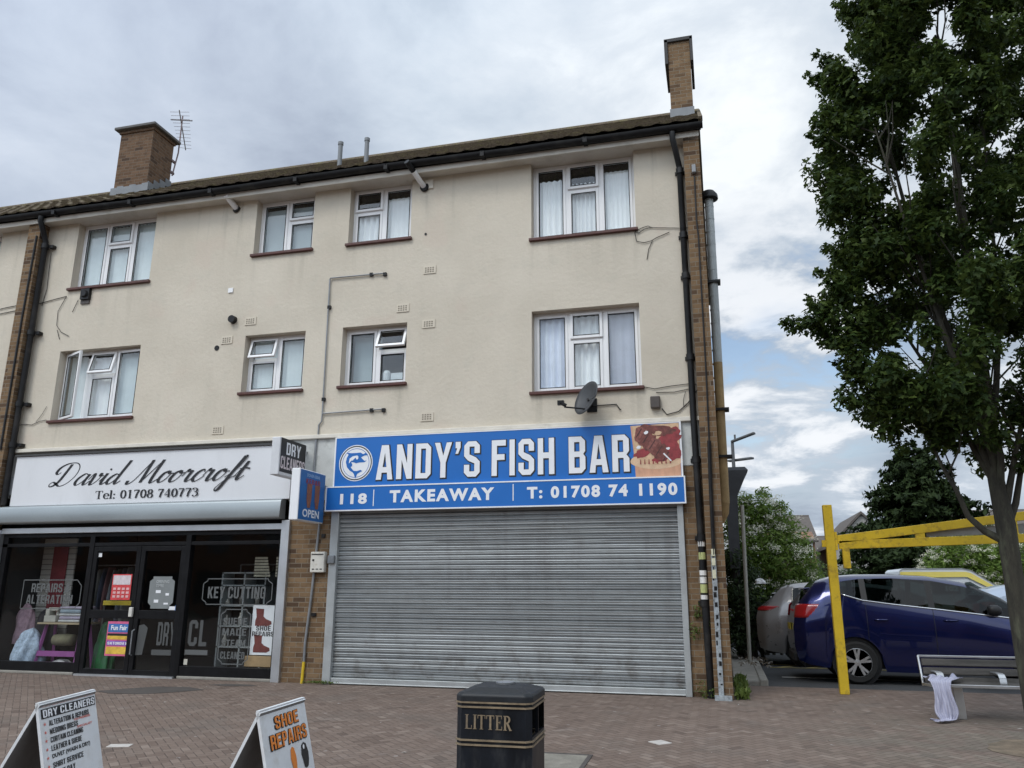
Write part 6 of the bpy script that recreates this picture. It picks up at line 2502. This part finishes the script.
shrub('elder_bush', 'elder shrub with flat white flower heads behind the gable end', (1.1, 8.2, 0),
      [(-.85, -.2, .7, .5), (-.85, -.2, 1.4, .5), (-.85, -.2, 2.1, .45), (-.6, 0, 3.0, .6), (-.2, 0, 3.3, .5), (.15, .2, 3.1, .6), (.5, 0, 2.6, .55), (.75, .1, 2.1, .5), (-.5, -.1, 2.3, .8), (.1, -.2, 2.2, .8), (.9, .2, 1.6, .45), (.4, 0, 1.5, .7), (-.4, 0, 1.3, .8), (.0, .2, 3.75, .22), (.38, 0, 3.42, .2), (-.5, .1, 3.55, .3)],
      elderl, .11, 5200, 20, .24)
shrub('evergreen_shrub', 'dark evergreen shrub against the gable beside the kerb', (.42, 5.6, 0),
      [(-.1, .2, .5, .42), (.05, .3, .95, .42), (-.1, .3, 1.4, .4), (.12, .4, 1.75, .32), (-.12, .3, 2.1, .3), (.25, .5, 1.2, .3), (-.32, .6, .7, .34), (-.32, .6, 1.3, .34), (-.30, .6, 1.9, .32), (.35, .4, .7, .3)], darkl, .08, 9000, 4, .12)
shrub('flowering_bush', 'pale flowering bush over a brown wall behind the parked cars', (7.2, 15.5, 0),
      [(0, 0, 2.6, .9), (-.5, .2, 2.1, .7), (.7, 0, 2.2, .9), (1.6, .3, 2.5, 1.0), (2.8, .3, 2.4, 1.1), (.2, 0, 1.4, .9)], elderl, .14, 3000, 40, .2)
for k, (x, y, h, lb) in enumerate(((3.4, 22, 2.6, 'rounded mid green hedge bush just right of the elder'), (4.9, 23, 2.5, 'rounded mid green hedge bush left of the conifer foot'), (10.8, 23, 2.4, 'rounded mid green hedge bush right of the conifer foot'), (14.0, 22, 2.6, 'rounded mid green hedge bush far right behind the tree trunk'))):
    shrub('hedge_bush', lb, (x, y, 0), [(0, 0, h * .45, h * .45), (-.7, 0, h * .4, h * .42), (.8, .2, h * .4, h * .42), (.1, 0, h * .72, h * .32)], hedgel, .13, 2600, 0, cat='bush', group='hedge bushes at the back of the car park')


def conifer(label, loc, H, Rb):
    t = thing('conifer', label, 'tree', loc)
    MB().tube([(0, 0, 0), (0, 0, H * .5), (0, 0, H * .97)], [.22, .13, .02], 10).build('trunk', bark, t)
    P_, N_ = [], []
    z = .7
    while z < H:
        f_ = (H - z) / H
        rad = Rb * (min(1, f_ * 1.45) ** .62) * rng.uniform(.8, 1.12)
        nb = int(14 + 22 * f_)
        for b in range(nb):
            a = rng.uniform(0, 2 * math.pi)
            L_ = rad * rng.uniform(.65, 1.12)
            n_ = int(42 * L_) + 12
            u = rng.uniform(.08, 1, n_) ** .75
            wid = .42 * (1 - u * .75) * min(1.2, L_ * .5)
            off = rng.normal(0, 1, n_) * wid * .6
            x = u * L_ * math.cos(a) - off * math.sin(a)
            y = u * L_ * math.sin(a) + off * math.cos(a)
            zz = z + .35 * u * L_ * .5 - .28 * (u ** 2) * L_ + rng.normal(0, .07, n_)
            P_.append(np.stack((x, y, zz), 1))
            N_.append(np.tile((math.cos(a) * .4, math.sin(a) * .4, .8), (n_, 1)))
        z += .26 + .12 * rng.random()
    leaf_mesh('crown', np.vstack(P_), np.vstack(N_), .26, conl, t, 'spray', droop=.6)


conifer('tall dark cedar like conifer behind the yellow barrier', (8.25, 24.5, 0), 7.5, 4.0)

slate = plain('slate_roof', (.10, .085, .075), .9, .25, scale=5)
hwall = plain('pebbledash', (.32, .31, .29), .9, .15, scale=4)
hbrick = brickr


def house(label, x, y, w, d_, hw, hr, wallm, ridge='x', stack=False):
    t = thing('house', label, 'house', (x, y, 0))
    m_ = MB()
    if ridge == 'x':
        m_.rings([[(-w / 2, -d_ / 2, 0), (-w / 2, d_ / 2, 0), (-w / 2, d_ / 2, hw), (-w / 2, 0, hr - .05), (-w / 2, -d_ / 2, hw)], [(w / 2, -d_ / 2, 0), (w / 2, d_ / 2, 0), (w / 2, d_ / 2, hw), (w / 2, 0, hr - .05), (w / 2, -d_ / 2, hw)]])
        rf = [[(-w / 2 - .2, s_ * (d_ / 2 + .3), hw - .15), (w / 2 + .2, s_ * (d_ / 2 + .3), hw - .15), (w / 2 + .2, 0, hr), (-w / 2 - .2, 0, hr)] for s_ in (-1, 1)]
    else:
        m_.rings([[(-w / 2, -d_ / 2, 0), (w / 2, -d_ / 2, 0), (w / 2, -d_ / 2, hw), (0, -d_ / 2, hr - .05), (-w / 2, -d_ / 2, hw)], [(-w / 2, d_ / 2, 0), (w / 2, d_ / 2, 0), (w / 2, d_ / 2, hw), (0, d_ / 2, hr - .05), (-w / 2, d_ / 2, hw)]])
        rf = [[(s_ * (w / 2 + .3), -d_ / 2 - .2, hw - .15), (s_ * (w / 2 + .3), d_ / 2 + .2, hw - .15), (0, d_ / 2 + .2, hr), (0, -d_ / 2 - .2, hr)] for s_ in (-1, 1)]
    m_.build('wall', wallm, t)
    r_ = MB()
    for q_ in rf:
        r_.add(q_, [(0, 1, 2, 3)])
    ro = r_.build('roof', slate, t, solid=.12)
    c_ = MB()
    c_.box(w / 2 - .9, w / 2 - .3, -.3, .3, hr - .6, hr + .7) if ridge == 'x' else c_.box(-.3, .3, d_ / 2 - 1.2, d_ / 2 - .6, hr - .6, hr + .6)
    c_.build('chimney', hbrick, ro) if stack else None
    for wx in (-w / 4, w / 4):
        for wz in (1.0, 3.4):
            if wz + 1.2 > hw:
                continue
            f_ = MB()
            frame_bars(f_, wx - .6, wx + .6, wz, wz + 1.1, -d_ / 2 - .04, .07, .05)
            fo = f_.build('window', upvc, t)
            g_2 = MB()
            rect2d(g_2, wx - .54, wx + .54, -d_ / 2 - .015, wz + .06, wz + 1.04)
            g_2.build('pane', carglass, fo)
    return t


house('brown roofed house showing above the elder shrub', 4.3, 46, 3.0, 8, 4.6, 6.3, hbrick, 'x')
house('grey gabled house just right of the yellow post', 8.75, 46.5, 3.9, 9, 4.0, 6.15, hwall, 'y')
house('red brick house in the gap between elder and barrier post', 6.4, 58, 4.4, 8, 4.0, 5.6, hbrick, 'x')
house('grey pebbledash house far right behind the street tree', 19.0, 48, 8, 8, 4.6, 6.6, hwall, 'x')
gw = MB()
gw.box(-3, 6, -.12, .12, 0, 1.9)
gwo = tag(gw.build('garden_wall', brickr), 'brown brick garden wall behind the white van', 'wall')
gwo.location = (10.5, 17.5, 0)
fw = MB()
for k in range(14):
    fw.box(k * .9, k * .9 + .86, 0, .05, 0, 1.5)
fwo = tag(fw.build('garden_fence', plain('dark_fence', (.08, .07, .055), .9, .3, scale=5)), 'dark board fence along the back of the car park', 'fence')
fwo.location = (-.5, 25.5, 0)

lp = thing('street_lamp', 'grey lamp post with two flat lamp heads behind the gable', 'street lamp', (.55, 14, 0))
lm = plain('lamp_grey', (.12, .125, .13), .5, .15, metal=.3)
mb = MB()
mb.tube([(0, 0, 0), (0, 0, 4), (.02, 0, 6.1)], [.09, .07, .05], 12)
mb.build('pole', lm, lp, autosmooth=40)
for p0, p1 in (((.0, 0, 6.08), (.72, -.3, 6.28)), ((-.12, .3, 5.5), (.60, -.3, 5.48))):
    m_ = MB()
    m_.bar(p0, p1, .16, .07)
    m_.build('lamp_head', lm, lp, bevel=.02)
mb = MB()
mb.box(.08, .14, -.05, .05, 6.15, 6.3)
mb.build('light_sensor', lm, lp)
dk = MB()
dk.rings([[(-.14, -.2, 1.9), (.07, -.2, 1.9), (.07, .2, 1.9), (-.14, .2, 1.9)], [(-.14, -.2, 3.45), (.10, -.2, 3.45), (.10, .2, 3.45), (-.14, .2, 3.45)],
          [(-.16, -.22, 3.85), (.28, -.22, 3.85), (.28, .22, 3.85), (-.16, .22, 3.85)], [(-.16, -.22, 4.0), (.36, -.22, 4.0), (.36, .22, 4.0), (-.16, .22, 4.0)], [(-.05, -.15, 4.08), (.30, -.15, 4.08), (.30, .15, 4.08), (-.05, .15, 4.08)]])
dk.tube([(-.03, 0, 0), (-.03, 0, 1.95)], .08, 10)
dko = tag(dk.build('extract_duct', plain('dark_duct', (.06, .063, .07), .6, .2, metal=.3)), 'dark grey extract duct with a flared hood standing behind the gable', 'duct')
dko.location = (.32, 6.0, 0)
pp = MB()
pp.tube([(0, 0, 0), (.06, 0, 3.15)], .037, 8)
ppo = tag(pp.build('timber_post', plain('grey_timber', (.34, .33, .29), .9, .2, scale=8, stretch=(5, 5, .6))), 'thin pale grey post standing in front of the elder shrub', 'post')
ppo.location = (.42, 4.9, 0)

bk = MB()  # unseen terrace across the street, added so the shop glass reflects something dark
bk.box(-70, 60, -46, -38, -.3, 8.5, 0)
bk.rings([[(x, -46.5, 8.4), (x, -42, 11.5), (x, -37.5, 8.4)] for x in (-70, 60)], mi=1)
for x in np.arange(-69, 58, 4.2):
    bk.box(x, x + 1.6, -38.02, -37.98, 3.9, 5.4, 2)
    bk.box(x, x + 1.6, -38.02, -37.98, 6.3, 7.6, 2)
    bk.box(x - .8, x + 2.6, -38.02, -37.98, .2, 2.6, 3)
tag(bk.build('street_backdrop', [brickr, slate, plain('far_window', (.10, .11, .12), .3, .2), plain('far_shop', (.03, .03, .03), .5, .5, scale=.5)]), kind='structure')

# weeds along the wall foot, litter by the kerb
P_, N_ = [], []
for x, y, z, r_, n_ in ((-.36, -.1, .12, .13, 90), (-.42, -.08, .9, .10, 70), (-.38, -.05, 1.15, .09, 60), (-.17, -.12, 1.0, .07, 40), (-.2, -.14, .08, .1, 60)):
    p, nn = clump_points((x, y, z), r_, n_, (1, .5, 1.4), .1)
    P_.append(p)
    N_.append(nn)
tag(leaf_mesh('weeds', np.vstack(P_), np.vstack(N_), .05, weedl, None, 'long'), kind='stuff')
P_, N_ = [], []
for k in range(420):
    P_.append((.10 + .16 * rng.random() ** 1.5, -.2 + 2.2 * rng.random() ** 1.3, .02 + .12 * rng.random()))
    N_.append((rng.normal(0, 1), -1, .3))
tag(leaf_mesh('grass', np.array(P_), np.array(N_), .11, weedl, None, 'long', droop=-2), kind='stuff')
P_, N_ = [], []
for k in range(130):
    P_.append((-6.26 + .12 * rng.normal(), -.07 - .05 * rng.random(), .02 + .03 * rng.random()))
    N_.append((0, -.5, 1))
tag(leaf_mesh('weeds', np.array(P_), np.array(N_), .045, weedl, None, 'long'), kind='stuff')
P_, N_ = [], []
for k in range(150):
    P_.append((.22 + .62 * rng.random(), 3.6 + 2.4 * rng.random(), .105 + .03 * rng.random()))
    N_.append((0, -.6, 1))
tag(leaf_mesh('litter', np.array(P_), np.array(N_), .07, leaf_mat('mixed_litter', [(.08, .06, .035), (.16, .12, .08), (.55, .54, .50)], .1), None, 'long'), kind='stuff')
P_, N_ = [], []
for k in range(70):
    y = -6.5 + 7.5 * rng.random()
    P_.append((-9 + 12.5 * rng.random(), y, paving_z(y) + .008))
    N_.append((0, 0, 6))
tag(leaf_mesh('litter', np.array(P_), np.array(N_), .045, palep, None, 'long'), kind='stuff')
bag = heap('white carrier bag caught in the shrub beside the grey car', plain('white_carrier', (.62, .62, .62), .5, .1), .74, 5.3, 1.58, .10, .07, .11, 'carrier_bag', 'bag', 12)

# small pieces on the paving
for x, y, w_, d_, rz, lb in ((-.71, -3.43, .17, .17, 45, 'pale square paving tile set diagonally right of the bin'), (-5.93, -4.87, .22, .13, 20, 'pale rectangular tile set in the paving between the two boards')):
    m_ = MB()
    m_.box(-w_ / 2, w_ / 2, -d_ / 2, d_ / 2, -.02, .006)
    o = tag(m_.build('paving_tile', palep, bevel=.003), lb, 'tile')
    o.location = (x, y, paving_z(y))
    o.rotation_euler = (R(1.1), 0, R(rz))
cv = thing('inspection_cover', 'pale concrete inspection cover in the paving right of the bin', 'drain cover', (-1.74, -4.5, paving_z(-4.5)), 0)
cv.rotation_euler = (R(1.15), 0, 0)
mb = MB()
mb.box(-.42, .42, -.42, .30, -.02, .006)
mb.build('cover', plain('cover_concrete', (.20, .185, .155), .9, .3, scale=6, dirt=(.1, .09, .075), dirtamt=.6), cv)
mb = MB()
frame_bars_pts = ((-.46, -.42, -.46, .34), (.42, .46, -.46, .34))
for a, b, c_, e in frame_bars_pts:
    mb.box(a, b, c_, e, -.02, .008)
mb.box(-.42, .42, .30, .34, -.02, .008)
mb.box(-.42, .42, -.46, -.42, -.02, .008)
mb.build('cover_frame', plain('cover_iron', (.07, .06, .055), .8, .3), cv)
